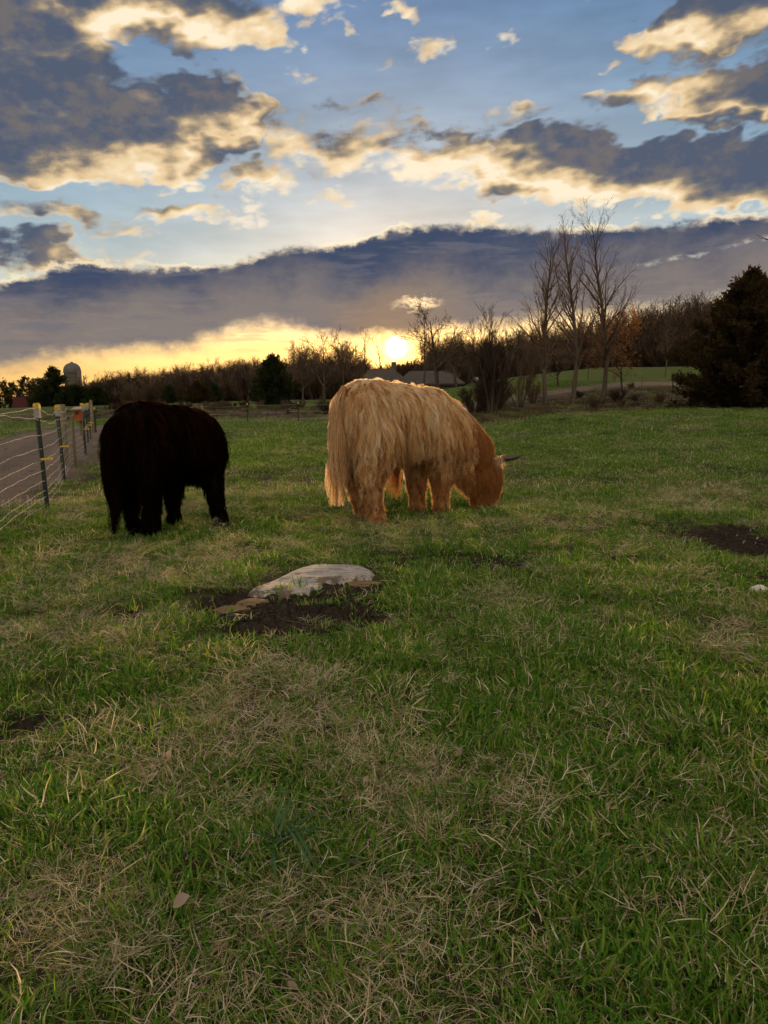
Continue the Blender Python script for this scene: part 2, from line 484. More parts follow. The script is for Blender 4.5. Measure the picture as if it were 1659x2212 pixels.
# bare soil, dry mats and lusher spots: (px, py, rx, ry) ellipses read off the photograph, turned to ground ellipses
def ground_ellipses(rows):
    out = []
    for (px, py, rx, ry, w) in rows:
        c, a, b = gp(px, py), gp(px + rx, py), gp(px, py - ry)
        out.append((c.x, c.y, abs(a.x - c.x), abs(b.y - c.y) * .9 + .02, w))
    return out
SOIL = ground_ellipses([(640, 1310, 185, 50, 1), (500, 1300, 80, 30, .9), (760, 1275, 80, 25, .9), (560, 1330, 60, 28, .9), (880, 1222, 110, 16, .7), (1065, 1222, 60, 16, .95), (1610, 1168, 130, 34, 1), (1450, 1150, 50, 10, .6), (270, 1325, 26, 16, .9), (150, 1478, 45, 14, .7),
                        (45, 1560, 60, 22, .9), (1290, 1215, 50, 10, .6), (1640, 1262, 70, 18, .55), (680, 1345, 110, 20, .8)])
DRY = ground_ellipses([(470, 1250, 110, 22, 1), (90, 1285, 90, 20, .7), (560, 1480, 130, 45, .9), (640, 1540, 170, 60, 1), (480, 1560, 80, 50, .8), (860, 1690, 130, 50, .95), (350, 1690, 140, 40, .8), (150, 1665, 110, 40, .7), (480, 1790, 120, 60, .8), (240, 1920, 190, 60, .9),
                       (120, 2050, 160, 70, .8), (760, 1640, 120, 40, .8), (1060, 1690, 120, 40, .7), (1040, 1800, 90, 50, .8), (1250, 1720, 80, 30, .5), (1450, 1840, 110, 40, .5), (620, 1990, 150, 60, .6), (1500, 1085, 200, 30, .6), (1250, 1095, 180, 24, .5), (900, 1160, 260, 24, .5),
                       (330, 1200, 170, 24, .6), (420, 1330, 110, 26, .6), (900, 2120, 220, 60, .6), (1380, 1560, 90, 40, .4), (1010, 1400, 110, 28, .45), (60, 1420, 70, 24, .5), (1590, 2000, 90, 60, .5)])
LUSH = ground_ellipses([(360, 1290, 60, 20, 1), (1250, 1390, 160, 40, .8), (1420, 1500, 200, 70, .8), (900, 1590, 110, 34, 1), (650, 1700, 130, 40, .9), (1330, 1700, 130, 60, .8), (1500, 1650, 120, 60, .8), (1280, 1900, 230, 90, .9), (1500, 2120, 200, 90, .8), (100, 1800, 140, 60, .8), (340, 2010, 90, 50, .7), (250, 1460, 90, 24, .7), (1060, 1500, 110, 34, .6), (1600, 1300, 110, 30, .7)])
def patch(E, x, y, soft=.35, wob=.5):
    v = np.zeros(np.broadcast(x, y).shape)
    wv = (fbm(np.asarray(x) / .22, np.asarray(y) / .22, 9, 3) - .5) * 2 * wob
    for cx, cy, rx, ry, w in E:
        r = np.hypot((x - cx) / rx, (y - cy) / ry) + wv
        v = np.maximum(v, w * (1 - sstep(r, 1 - soft, 1 + soft)))
    return v
def zones(x, y):
    """soil, dry, brush and road share of the ground at a place"""
    soil = patch(SOIL, x, y, .25)
    e = np.asarray(y) - y_edge(x) + (fbm(np.asarray(x) / 3, np.asarray(y) / 3, 3, 3) - .5) * 3
    band = 16 * sstep(x, 0, 8) + 2.5 * (1 - sstep(x, 0, 8))
    brush = sstep(e, -.4, .8) * (1 - sstep(e, band - 4, band))
    berm = sstep(y, 38, 39.5) * (1 - sstep(y, 44, 49)) * (1 - sstep(x, -1.5, 1)) * (1 - .0 * np.asarray(x))
    brush = np.maximum(brush, berm)
    rd = road_dist(x, y)
    road = 1 - sstep(rd + (fbm(np.asarray(x) / .8, np.asarray(y) / .8, 8, 2) - .5) * .7, road_half(y) - .15, road_half(y) + .5)
    dry = np.maximum(patch(DRY, x, y, .5), .85 * sstep(fbm(np.asarray(x) / 1.3, np.asarray(y) / 1.3, 21, 4), .53, .72))
    dry = np.maximum(dry, .75 * (1 - sstep(rd, road_half(y) + .2, road_half(y) + 1.3)) * sstep(y, 9, 12))
    dry = np.maximum(dry, .55 * sstep(y, 4.6, 6.0) * (1 - sstep(y, 9.5, 13)) * sstep(fbm(np.asarray(x) / .5, np.asarray(y) / .5, 41, 3), .40, .62))
    lush = np.maximum(patch(LUSH, x, y, .5), .7 * sstep(fbm(np.asarray(x) / .9, np.asarray(y) / .9, 31, 4), .55, .75))
    return soil, np.clip(dry - lush * .6, 0, 1), brush, road, lush

STUMP = gp(690, 1250)
# ------------------------------------------------------------------ ground sheet
def ground_material(x):
    p = world_pos(x)
    soil, dry, brush, road = (attr(x, k) for k in ('soil', 'dry', 'brush', 'road'))
    n_f = x.noise(p, 60, 4, .65); n_m = x.noise(p, 9, 4, .6); n_l = x.noise(p, .8, 4, .6); n_s = x.noise(x.v('MULTIPLY', p, (1, 1, .2)), 2.6, 3, .7)
    green = x.mix(n_m, (.014, .020, .006), (.040, .048, .014))
    green = x.mix(x.ss(n_l, .45, .65), green, (.066, .074, .024))
    straw = x.mix(n_f, (.030, .023, .014), (.12, .092, .056))
    c = x.mix(x.mx(dry, x.mul(x.ss(n_s, .52, .72), .45)), green, straw)
    lawn = x.mix(n_l, (.055, .080, .015), (.095, .112, .028))
    c = x.mix(attr(x, 'lawn'), c, lawn)
    bc = x.mix(x.ss(x.noise(p, 3.2, 5, .7), .35, .7), (.035, .026, .017), (.15, .115, .075))
    c = x.mix(brush, c, bc)
    sc_ = x.mix(x.ss(n_f, .3, .75), (.016, .011, .008), (.075, .052, .036))
    c = x.mix(soil, c, sc_)
    c = x.mix(road, c, (.14, .105, .08))
    hgt = x.add(x.mul(n_f, .5), n_m)
    return bsdf(x, c, .95, .1, bump=hgt, bump_d=.03, bump_s=.8)
material('ground', ground_material)

def build_ground():
    ang = np.concatenate([np.arange(-40, 40, .45), np.arange(40, 320, 4)]) * math.pi / 180
    rad = [.15]
    while rad[-1] < 3000: rad.append(rad[-1] * (1.03 if rad[-1] < 120 else 1.09))
    rad = np.array(rad)
    A, Rr = np.meshgrid(ang, rad)
    x, y = (np.sin(A) * Rr).ravel(), (np.cos(A) * Rr).ravel()
    z = height(x, y)
    soil, dry, brush, road, lush = zones(x, y)
    z = z - .02 * soil - .07 * (1 - sstep(np.hypot((x - STUMP[0]) / .40, (y - STUMP[1]) / .28), .6, 1.0))
    na, nr = len(ang), len(rad)
    i = np.arange(nr - 1)[:, None] * na; j = np.arange(na)[None, :]; j2 = (j + 1) % na
    q = np.stack([i + j, i + j2, i + na + j2, i + na + j], -1).reshape(-1, 4)[:, ::-1]
    c = np.arange(na); tri = np.stack([c, (c + 1) % na, np.full(na, nr * na)], -1)
    v = np.concatenate([np.stack([x, y, z], 1), [[0, 0, float(height(0, 0))]]])
    me = np_mesh('pasture', v, q, tri)
    lawn = np.where(y > y_edge(x) + 2, 1.0, 0.0) * (1 - brush)
    for k, a in (('soil', soil), ('dry', dry), ('brush', brush), ('road', road * sstep(np.abs(road), .2, .9) * .6), ('lawn', lawn)):
        at_ = me.attributes.new(k, 'FLOAT', 'POINT'); at_.data.foreach_set('value', np.append(a, 0).astype(np.float32))
    tag(link('pasture_ground', me, MATS['ground'], smooth=True), kind='structure')
build_ground()

def road_material(x):
    p = world_pos(x)
    n1, n2, n3 = x.noise(p, 45, 5, .7), x.noise(p, 1.6, 4, .6), x.noise(p, 9, 4, .6)
    u = attr(x, 'across')
    rut = x.mx(x.ss(x.m('ABSOLUTE', x.sub(u, .27)), .04, .14, 1, 0), x.ss(x.m('ABSOLUTE', x.sub(u, .73)), .04, .14, 1, 0))
    c = x.mix(x.ss(n1, .3, .7), (.085, .062, .048), (.22, .17, .135))
    c = x.mix(x.mul(x.ss(n2, .42, .68), .6), c, (.11, .08, .062))
    c = x.mix(x.mul(rut, .35), c, (.22, .17, .14))
    return bsdf(x, c, .95, .15, bump=x.add(n1, x.mul(n3, 1.5)), bump_d=.03, bump_s=.9)
material('gravel', road_material)

def build_road():
    v, f, ac = [], [], []
    C = catmull(ROAD, 30); n = 13
    T = np.gradient(C, axis=0); T /= np.linalg.norm(T, axis=1)[:, None]
    for (cx, cyy), (tx, ty) in zip(C, T):
        for k in range(n):
            u = k / (n - 1); w = float(road_half(cyy)) * (1 + .12 * (float(vnoise(cx * 1.7, cyy * 1.7, 6)) - .5) * 2)
            o = (u * 2 - 1) * w
            px, py = cx + ty * o, cyy - tx * o
            rut = -.035 * (math.exp(-((u - .27) / .07) ** 2) + math.exp(-((u - .73) / .07) ** 2))
            z = float(height(px, py)) + .035 + rut * (1 if cyy < 34 else .4) - (.05 if k in (0, n - 1) else 0) + .02 * (float(vnoise(px * 3, py * 3, 2)) - .5)
            v.append((px, py, z)); ac.append(u)
    for i in range(len(C) - 1):
        for k in range(n - 1):
            a = i * n + k; f.append((a, a + 1, a + n + 1, a + n))
    me = mesh('gravel_road', v, f)
    at_ = me.attributes.new('across', 'FLOAT', 'POINT'); at_.data.foreach_set('value', np.array(ac, np.float32))
    tag(link('gravel_road', me, MATS['gravel'], smooth=True), kind='structure')
build_road()

# ------------------------------------------------------------------ instanced stuff (grass, brush, far wood)
def scatter(name, pts, rot, scl, idx, sources, kind_label, cat):
    """ONE stuff object: points in a mesh, each carrying one of the source meshes"""
    src = bpy.data.collections.new(name + '_sources')           # never linked to the scene
    for i, (me, m) in enumerate(sources):
        o = bpy.data.objects.new('%s_%02d' % (name, i), me)
        if m is not None and not me.materials: me.materials.append(m)
        src.objects.link(o)
    me = bpy.data.meshes.new(name)
    n = len(pts)
    me.vertices.add(n); me.vertices.foreach_set('co', np.asarray(pts, np.float32).ravel())
    a = me.attributes.new('rot', 'FLOAT_VECTOR', 'POINT'); a.data.foreach_set('vector', np.asarray(rot, np.float32).ravel())
    a = me.attributes.new('scl', 'FLOAT_VECTOR', 'POINT'); a.data.foreach_set('vector', np.asarray(scl, np.float32).ravel())
    a = me.attributes.new('idx', 'INT', 'POINT'); a.data.foreach_set('value', np.asarray(idx, np.int32))
    ng = bpy.data.node_groups.new(name + '_scatter', 'GeometryNodeTree')
    ng.interface.new_socket('Geometry', in_out='INPUT', socket_type='NodeSocketGeometry')
    ng.interface.new_socket('Geometry', in_out='OUTPUT', socket_type='NodeSocketGeometry')
    N = ng.nodes.new; Lk = ng.links.new
    gi, go = N('NodeGroupInput'), N('NodeGroupOutput')
    ci = N('GeometryNodeCollectionInfo'); ci.inputs['Collection'].default_value = src
    ci.inputs['Separate Children'].default_value = True; ci.inputs['Reset Children'].default_value = True
    def na(nm, typ):
        q = N('GeometryNodeInputNamedAttribute'); q.data_type = typ; q.inputs[0].default_value = nm
        return q.outputs[0]
    ip = N('GeometryNodeInstanceOnPoints')
    Lk(gi.outputs[0], ip.inputs['Points']); Lk(ci.outputs[0], ip.inputs['Instance'])
    ip.inputs['Pick Instance'].default_value = True
    Lk(na('idx', 'INT'), ip.inputs['Instance Index'])
    e2r = N('FunctionNodeEulerToRotation'); Lk(na('rot', 'FLOAT_VECTOR'), e2r.inputs[0])
    Lk(e2r.outputs[0], ip.inputs['Rotation']); Lk(na('scl', 'FLOAT_VECTOR'), ip.inputs['Scale'])
    Lk(ip.outputs[0], go.inputs[0])
    o = bpy.data.objects.new(name, me); col.objects.link(o)
    md = o.modifiers.new('scatter', 'NODES'); md.node_group = ng
    return tag(o, kind_label, cat, kind='stuff')

def blade(P, Q, T, base, ang, length, width, lean, curl, segs, tone, twist=0.0, lift=0.0, lie=False):
    """one bent ribbon; P verts, Q quads, T tone per vertex"""
    d = np.array([math.cos(ang), math.sin(ang)])
    side = np.array([-d[1], d[0], 0.0])
    p = np.array([base[0], base[1], lift - .004]); th = lean
    st = length / segs; b0 = len(P); wav = random.uniform(-1, 1) * (.5 if lie else .2)
    for i in range(segs + 1):
        t = i / segs
        w = width * (1 - t ** 2.2) * (.75 + .5 * min(t * 3, 1) * .5) * .5 + .0002
        a2 = twist * t
        s2 = side * math.cos(a2) + np.array([0, 0, 1.0]) * math.sin(a2)
        P.append(p - s2 * w); P.append(p + s2 * w); T += [tone, tone]
        if i < segs: Q.append((b0 + 2 * i, b0 + 2 * i + 1, b0 + 2 * i + 3, b0 + 2 * i + 2))
        a3 = wav * t * 2
        dd = np.array([d[0] * math.cos(a3) - d[1] * math.sin(a3), d[0] * math.sin(a3) + d[1] * math.cos(a3)])
        p = p + st * np.array([dd[0] * math.sin(th), dd[1] * math.sin(th), math.cos(th)])
        if p[2] < .004 and i > 0: p[2] = .004 + random.random() * .006
        th += curl / segs

def tuft_mesh(name, n, rad, hmin, hmax, wmin, wmax, straw, segs=4, lean=(.1, 1.0), curl=(.2, 1.4), lie=0.0):
    P, Q, T = [], [], []
    for _ in range(n):
        dry = random.random() < straw
        a = random.uniform(0, 2 * math.pi); r_ = rad * math.sqrt(random.random())
        base = (r_ * math.cos(a), r_ * math.sin(a))
        L = random.uniform(hmin, hmax) * (random.uniform(.7, 1.3))
        w = random.uniform(wmin, wmax) * (.6 if dry else 1)
        lying = random.random() < (lie if dry else lie * .3)
        ln = random.uniform(1.1, 1.5) if lying else random.uniform(*lean)
        tone = random.uniform(.55, 1.0) if dry else random.uniform(0, .45)
        blade(P, Q, T, base, a + random.uniform(-1.2, 1.2) if random.random() < .7 else random.uniform(0, 6.28), L, w, ln, random.uniform(*curl) * (.4 if lying else 1), segs, tone, random.uniform(-1.2, 1.2), random.uniform(.004, .03) if lying else 0.0, lying)
    me = np_mesh(name, np.array(P), np.array(Q))
    at_ = me.attributes.new('tone', 'FLOAT', 'POINT'); at_.data.foreach_set('value', np.array(T, np.float32))
    return me

def grass_material(x):
    t = attr(x, 'tone'); r_ = obj_rand(x)
    tt = x.add(t, x.mad(r_, .10, -.05))
    g = x.ramp(tt, [(0.0, (.042, .132, .020)), (.12, (.072, .188, .022)), (.28, (.122, .235, .028)), (.44, (.20, .265, .05)), (.56, (.29, .25, .11)), (.7, (.40, .33, .21)), (.88, (.55, .46, .33)), (1, (.72, .64, .52))])
    return leafy(x, g, .38, x.v('MULTIPLY', g, (1.15, 1.2, .7)))
material('grass', grass_material)

def in_view(n, r0, r1, half=33.0, power=1.0):
    u = rng.random(n); r_ = np.sqrt(r0 ** 2 + u * (r1 ** 2 - r0 ** 2)) if power == 1 else r0 + (r1 - r0) * u ** power
    a = np.radians(rng.uniform(-half, half, n))
    return np.sin(a) * r_, np.cos(a) * r_ - .25

def build_grass():
    random.seed(5)
    src = []
    for k in range(6): src.append(tuft_mesh('tuft', 95, .12, .020, .056, .0030, .0062, .13, segs=3))                    # 0-5 green
    for k in range(4): src.append(tuft_mesh('tuft', 95, .12, .022, .062, .0028, .0056, .38, segs=3, lie=.5))            # 6-9 mixed
    for k in range(5): src.append(tuft_mesh('tuft', 120, .13, .04, .10, .0018, .0036, .93, lean=(.7, 1.4), lie=.8, curl=(.1, 1.6)))   # 10-14 straw mats
    for k in range(3): src.append(tuft_mesh('tuft', 9, .07, .07, .14, .005, .010, .12, segs=6, lean=(.3, 1.2), curl=(.4, 1.5)))      # 15-17 broad blades
    for k in range(4): src.append(tuft_mesh('tuft', 170, .32, .025, .06, .005, .009, .16, segs=2))                # 18-21 coarse green
    for k in range(3): src.append(tuft_mesh('tuft', 170, .32, .025, .065, .0045, .008, .75, segs=2, lie=.3))      # 22-24 coarse dry
    P, Rt, S, I = [], [], [], []
    def put(n, r0, r1, coarse, size, half=33.0):
        n = int(n * half / 33.0)
        x, y = in_view(n, r0, r1, half)
        soil, dry, brush, road, lush = zones(x, y)
        soil = np.maximum(soil, patch([(a, b, c + .12, d + .10, w) for a, b, c, d, w in SOIL], x, y, .2))
        u = rng.random(n)
        keep = (u > np.maximum(soil * .96, np.maximum(road * 1.3, brush * .75))) & (y < y_edge(x) + 25)
        # the cut stump keeps clear
        keep &= ~((np.hypot((x - STUMP[0]) / .46, (y - STUMP[1]) / .36) < 1))
        x, y, dry, lush = x[keep], y[keep], dry[keep], lush[keep]
        m = len(x); z = height(x, y)
        u, u2 = rng.random(m), rng.random(m)
        pd = .05 + .64 * dry + (.16 if coarse else 0)
        if coarse: idx = np.where(u < pd * .8, 22 + (u2 * 3).astype(int), 18 + (u2 * 4).astype(int))
        else:
            idx = np.where(u < pd * .62, 10 + (u2 * 5).astype(int), np.where(u < pd * .62 + .26, 6 + (u2 * 4).astype(int), (u2 * 6).astype(int)))
            idx = np.where(rng.random(m) < .006 + .02 * lush, 15 + (u2 * 3).astype(int), idx)
        s = size * rng.uniform(.7, 1.3, m) * (1 + .2 * lush) * (1 - .15 * dry)
        P.append(np.stack([x, y, z], 1)); I.append(idx)
        Rt.append(np.stack([rng.normal(0, .16, m), rng.normal(0, .16, m), rng.uniform(0, 6.28, m)], 1))
        S.append(np.stack([s, s, s * rng.uniform(.65, 1.15, m) * (1 + .15 * lush)], 1))
    put(1400, .35, 2.6, False, .95, 75.0)
    put(2900, 2.5, 5.2, False, 1.0, 58.0)
    put(4800, 5.0, 9.5, False, 1.1, 45.0)
    put(3600, 9.0, 20, True, 1.0, 40.0)
    put(8000, 19, 62, True, 1.6, 37.0)
    scatter('grass', np.concatenate(P), np.concatenate(Rt), np.concatenate(S), np.concatenate(I), [(m, MATS['grass']) for m in src],
            'short green pasture grass mixed with straw coloured dead blades', 'grass')
build_grass()

# ------------------------------------------------------------------ cattle
def remesh_body(name, parts, voxel=.022, smooth=10):
    """one continuous skin round a set of ellipsoids and tapered limbs"""
    bm = bmesh.new()
    for p in parts:
        if p[0] == 'e':
            _, c, r_, ry = p
            m = Matrix.Translation(c) @ Matrix.Rotation(ry, 4, 'Y') @ Matrix.Diagonal((*r_, 1))
            bmesh.ops.create_uvsphere(bm, u_segments=20, v_segments=12, radius=1, matrix=m)
        else:
            _, pts, rad = p
            for (a, b, ra, rb) in zip(pts[:-1], pts[1:], rad[:-1], rad[1:]):
                a, b = Vector(a), Vector(b)
                n = max(2, int((b - a).length / (min(ra, rb) * .45)))
                for i in range(n + 1):
                    t = i / n; q = a.lerp(b, t); rr = ra + (rb - ra) * t
                    bmesh.ops.create_icosphere(bm, subdivisions=2, radius=rr, matrix=Matrix.Translation(q))
    me = bpy.data.meshes.new(name); bm.to_mesh(me); bm.free()
    o = bpy.data.objects.new(name, me); col.objects.link(o)
    m = o.modifiers.new('r', 'REMESH'); m.mode = 'VOXEL'; m.voxel_size = voxel
    m2 = o.modifiers.new('s', 'SMOOTH'); m2.factor = .6; m2.iterations = smooth
    dg = bpy.context.evaluated_depsgraph_get(); dg.update()
    res = bpy.data.meshes.new_from_object(o.evaluated_get(dg))
    bpy.data.objects.remove(o); bpy.data.meshes.remove(me)
    res.name = name
    return res

def hair_object(name, strands, radius, tone, mat, parent):
    """strands: (n, k, 3) array"""
    n, k, _ = strands.shape
    cu = bpy.data.hair_curves.new(name)
    cu.add_curves([k] * n)
    cu.position_data.foreach_set('vector', strands.astype(np.float32).ravel())
    ra = cu.attributes.get('radius') or cu.attributes.new('radius', 'FLOAT', 'POINT')
    t = np.linspace(0, 1, k)
    ra.data.foreach_set('value', (np.outer(np.ones(n), radius * (1 - .72 * t ** 1.6))).astype(np.float32).ravel())
    ta = cu.attributes.new('tone', 'FLOAT', 'CURVE'); ta.data.foreach_set('value', tone.astype(np.float32))
    return link(name, cu, mat, parent)

def grow_locks(me, n_locks, kids, length_fn, comb_fn, seed, k=11, wave=.020, spread=.021, lift=.85, grav=.40, tone_fn=lambda p: np.ones(len(p))):
    """locks of hair rooted on the skin, combed, hanging, kept outside the skin"""
    g = np.random.default_rng(seed)
    bm = bmesh.new(); bm.from_mesh(me); bmesh.ops.triangulate(bm, faces=bm.faces)
    bvh = BVHTree.FromBMesh(bm)
    tv = np.array([[v.co[:] for v in f.verts] for f in bm.faces]); fn = np.array([f.normal[:] for f in bm.faces])
    bm.free()
    area = np.linalg.norm(np.cross(tv[:, 1] - tv[:, 0], tv[:, 2] - tv[:, 0]), axis=1)
    pick = g.choice(len(tv), n_locks, p=area / area.sum())
    b = g.random((n_locks, 2)); b = np.where(b.sum(1, keepdims=True) > 1, 1 - b, b)
    root = tv[pick, 0] + b[:, :1] * (tv[pick, 1] - tv[pick, 0]) + b[:, 1:] * (tv[pick, 2] - tv[pick, 0])
    nrm = fn[pick]
    L = length_fn(root, nrm)
    ok = L > .004
    root, nrm, L = root[ok], nrm[ok], L[ok] * g.uniform(.72, 1.25, ok.sum())
    n = len(root)
    comb = comb_fn(root, nrm)
    comb = comb - nrm * np.sum(comb * nrm, 1, keepdims=True)
    d = nrm * lift * g.uniform(.5, 1.3, (n, 1)) + comb + g.normal(0, .22, (n, 3))
    d /= np.linalg.norm(d, axis=1, keepdims=True)
    G = np.zeros((n, k, 3)); p = root.copy(); G[:, 0] = p - nrm * .006
    st = (L / (k - 1))[:, None]
    ph = g.uniform(0, 6.28, n); fr = g.uniform(5, 10, n)
    side = np.cross(d, np.array([0, 0, 1.0])); side /= np.maximum(np.linalg.norm(side, axis=1, keepdims=True), 1e-6)
    for i in range(1, k):
        d = d + np.array([0, 0, -grav]) + g.normal(0, .06, (n, 3))
        d /= np.linalg.norm(d, axis=1, keepdims=True)
        p = p + d * st
        for j in range(n):
            hit = bvh.find_nearest(Vector(p[j]), .35)
            if hit[0] is None: continue
            v = p[j] - np.array(hit[0]); s = v @ np.array(hit[1]); m = .010 + .012 * i / k
            if s < m:
                p[j] = np.array(hit[0]) + np.array(hit[1]) * m
        w = np.sin(ph + fr * i / k * 1.6) * wave * (i / k)
        G[:, i] = p + side * w[:, None]
    # children
    tt = np.linspace(0, 1, k)[None, :, None]
    S, T = [], []
    lock_tone = g.random(n)
    tx = np.cross(nrm, g.normal(0, 1, (n, 3))); tx /= np.linalg.norm(tx, axis=1, keepdims=True); ty = np.cross(nrm, tx)
    for c in range(kids):
        r_ = spread * np.sqrt(g.random(n)); a = g.uniform(0, 6.28, n)
        off = (tx * np.cos(a)[:, None] + ty * np.sin(a)[:, None]) * r_[:, None]
        ph2, fr2 = g.uniform(0, 6.28, (n, 1, 1)), g.uniform(4, 9, (n, 1, 1))
        wob = side[:, None, :] * np.sin(ph2 + fr2 * tt) * wave * .45 * tt
        ln = g.uniform(.7, 1.12, (n, 1, 1))
        X_ = G[:, :1] + (G - G[:, :1]) * ln + off[:, None, :] * (1 - .74 * tt) + wob + g.normal(0, .0035, (n, 1, 3)) * tt
        S.append(X_); T.append(np.clip((lock_tone * .75 + g.random(n) * .25) * tone_fn(root), 0, 1))
    return np.concatenate(S), np.concatenate(T)

def hair_material(stops, trans):
    def fn(x):
        t = attr(x, 'tone')
        c = x.ramp(t, stops)
        h = x.new('ShaderNodeBsdfHair', component='Transmission')
        x.put(h.inputs['Color'], c); h.inputs['RoughnessU'].default_value = .35; h.inputs['RoughnessV'].default_value = .6
        mx = x.new('ShaderNodeMixShader'); mx.inputs[0].default_value = .25
        x.t.links.new(leafy(x, c, trans), mx.inputs[1]); x.t.links.new(h.outputs[0], mx.inputs[2])
        return mx.outputs[0]
    return fn
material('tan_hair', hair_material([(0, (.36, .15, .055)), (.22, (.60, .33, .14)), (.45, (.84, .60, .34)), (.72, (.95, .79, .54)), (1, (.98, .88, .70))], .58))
material('black_hair', hair_material([(0, (.006, .004, .003)), (.6, (.010, .006, .004)), (1, (.045, .014, .005))], .5))
material('tan_skin', lambda x: bsdf(x, x.mix(x.noise(obj_pos(x), 30, 3), (.20, .10, .04), (.32, .17, .075)), .9, .1))
material('black_skin', lambda x: bsdf(x, (.005, .004, .003), .9, .05))
material('horn', lambda x: bsdf(x, x.mix(x.noise(obj_pos(x), 40, 3), (.022, .014, .010), (.075, .05, .036)), .45, .4))
material('hoof', lambda x: bsdf(x, x.mix(x.noise(obj_pos(x), 60, 3), (.02, .016, .013), (.05, .04, .03)), .6, .3))

def cow(name, label, loc, heading, P, hair, skin, seed, density=1.0):
    root = empty(name, loc, heading)
    tag(root, label, 'cow')
    legs = P['legs']
    parts = [('e', (0.0, 0, P['hip_z']), (.30, .285, .335), 0), ('e', (.16, 0, P['hip_z'] - .03), (.36, .31, .36), 0), ('e', (.45, 0, P['mid_z']), (.52, .34, .36), .03), ('e', (.82, 0, P['chest_z']), (.33, .29, .37), 0),
             ('e', (.80, 0, P['chest_z'] + .19), (.24, .15, .20), 0)]
    parts.append(('l', P['neck'], P['neck_r']))
    parts.append(('l', P['head'], P['head_r']))
    parts.append(('l', P['throat'], P['throat_r']))
    for lg in legs.values(): parts.append(('l', lg[0], lg[1]))
    me = remesh_body(name + '_body', parts)
    link('body', me, skin, root, smooth=True)
    head0 = np.array(P['head'][0])
    def length(p, nn):
        z = p[:, 2]
        L = np.full(len(p), .21)
        L = np.where(z > P['hip_z'] + .22, .13, L)
        L = np.where(z < .78, .13, L)
        L = np.where(z < .50, .10, L)
        L = np.where(z < .30, .065, L)
        L = np.where(z < .05, .02, L)
        belly = (z < .66) & (z > .40) & (p[:, 0] > -.12) & (p[:, 0] < 1.0)
        L = np.where(belly, P.get('fringe', .18), L)
        dh = np.linalg.norm(p - head0, axis=1)
        L = np.where((dh < .55) & (p[:, 0] > 1.1), .095, L)
        L = np.where((p[:, 0] > 1.1) & (z < .12), .02, L)
        return L * P.get('len', 1.0)
    def comb(p, nn):
        c = np.zeros_like(p); c[:, 2] = -1
        top = np.clip((p[:, 2] - (P['hip_z'] + .15)) / .2, 0, 1)
        c[:, 1] += np.sign(p[:, 1] + np.random.default_rng(3).normal(0, .05, len(p))) * top * 1.1
        c[:, 0] += -.35 * top + .18 * np.sin(p[:, 0] * 9) * .5
        return c
    S, T = grow_locks(me, int(P.get('locks', 5200) * density), P.get('kids', 13), length, comb, seed, tone_fn=lambda p: np.where(p[:, 0] > 1.12, .24, np.where((p[:, 2] < .42) & (p[:, 0] > .3), .55, np.clip(.45 + 1.1 * fbm(p[:, 0] * 5 + 3, p[:, 2] * 3.5 + p[:, 1], 12, 3) * np.clip(.55 + .55 * (p[:, 2] - .3), 0, 1.2) + .22 * np.clip((p[:, 2] - .85) / .3, 0, 1), .25, 1.25))))  # head and foreleg hair toned darker and redder, partly painting in their shade
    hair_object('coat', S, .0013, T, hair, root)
    # tail: a long switch of hair off the tail head
    g = np.random.default_rng(seed + 7)
    tp = np.array(P['tail']); tr = P['tail_r']; nS, k = P.get('tail_n', 1500), 18
    cpts = catmull(tp, 8); idx = np.linspace(0, len(cpts) - 1, k).astype(int); core = cpts[idx]
    rr = np.interp(np.linspace(0, 1, k), np.linspace(0, 1, len(tr)), tr)
    start = np.clip(g.random(nS) * .5, 0, .5); ln = g.uniform(.35, .62, nS)
    st = np.zeros((nS, k, 3)); u = np.linspace(0, 1, k)
    a, rad = g.uniform(0, 6.28, nS), np.sqrt(g.random(nS)); ph, clump = g.uniform(0, 6.28, nS), g.integers(0, 28, nS)
    cph = g.uniform(0, 6.28, 28)
    for i in range(nS):
        q = np.clip(start[i] + ln[i] * u, 0, 1)
        c = np.stack([np.interp(q, np.linspace(0, 1, k), core[:, j]) for j in range(3)], 1)
        r_ = np.interp(q, np.linspace(0, 1, k), rr) * rad[i]
        c[:, 0] += np.cos(a[i]) * r_ + .034 * u * np.sin(cph[clump[i]] + 11 * q)
        c[:, 1] += np.sin(a[i]) * r_ + .034 * u * np.cos(cph[clump[i]] * 2 + 10 * q)
        st[i] = c
    t_o = MB().tube([tuple(c) for c in core], [max(.012, .035 * (1 - .8 * i / k)) for i in range(k)], 8).build('tail', skin, root, smooth=True)
    hair_object('tail_hair', st, .0014, g.random(nS), hair, t_o)
    if 'tuft' in P:
        c0 = np.array(P['tuft']); nt = 160
        u = np.linspace(0, 1, 8)[None, :, None]
        cl = g.integers(0, 6, nt); ph6 = g.uniform(0, 6.28, 6)
        b0 = c0 + g.normal(0, .03, (nt, 3)) * np.array([1, 1, .6])
        hs = b0[:, None] + np.array([0, 0, -1.0]) * .30 * g.uniform(.7, 1.1, (nt, 1, 1)) * u + (np.stack([np.sin(ph6[cl]), np.cos(ph6[cl]), 0 * cl], 1) * .03)[:, None] * u
        hs[..., 0] += .010 * np.sin(ph6[cl][:, None] + 14 * u[..., 0])
        hair_object('belly_tuft', hs, .0016, g.random(nt) * .12, hair, root)
    # hooves
    for lg in legs.values():
        f = lg[0][-1]
        for s in (-1, 1):
            MB().lathe([(.0, .0), (.052, .0), (.047, .03), (.036, .062), (.0, .07)], (f[0] + .02, f[1] + s * .033, .0), 12).build('hoof', MATS['hoof'], root, smooth=True)
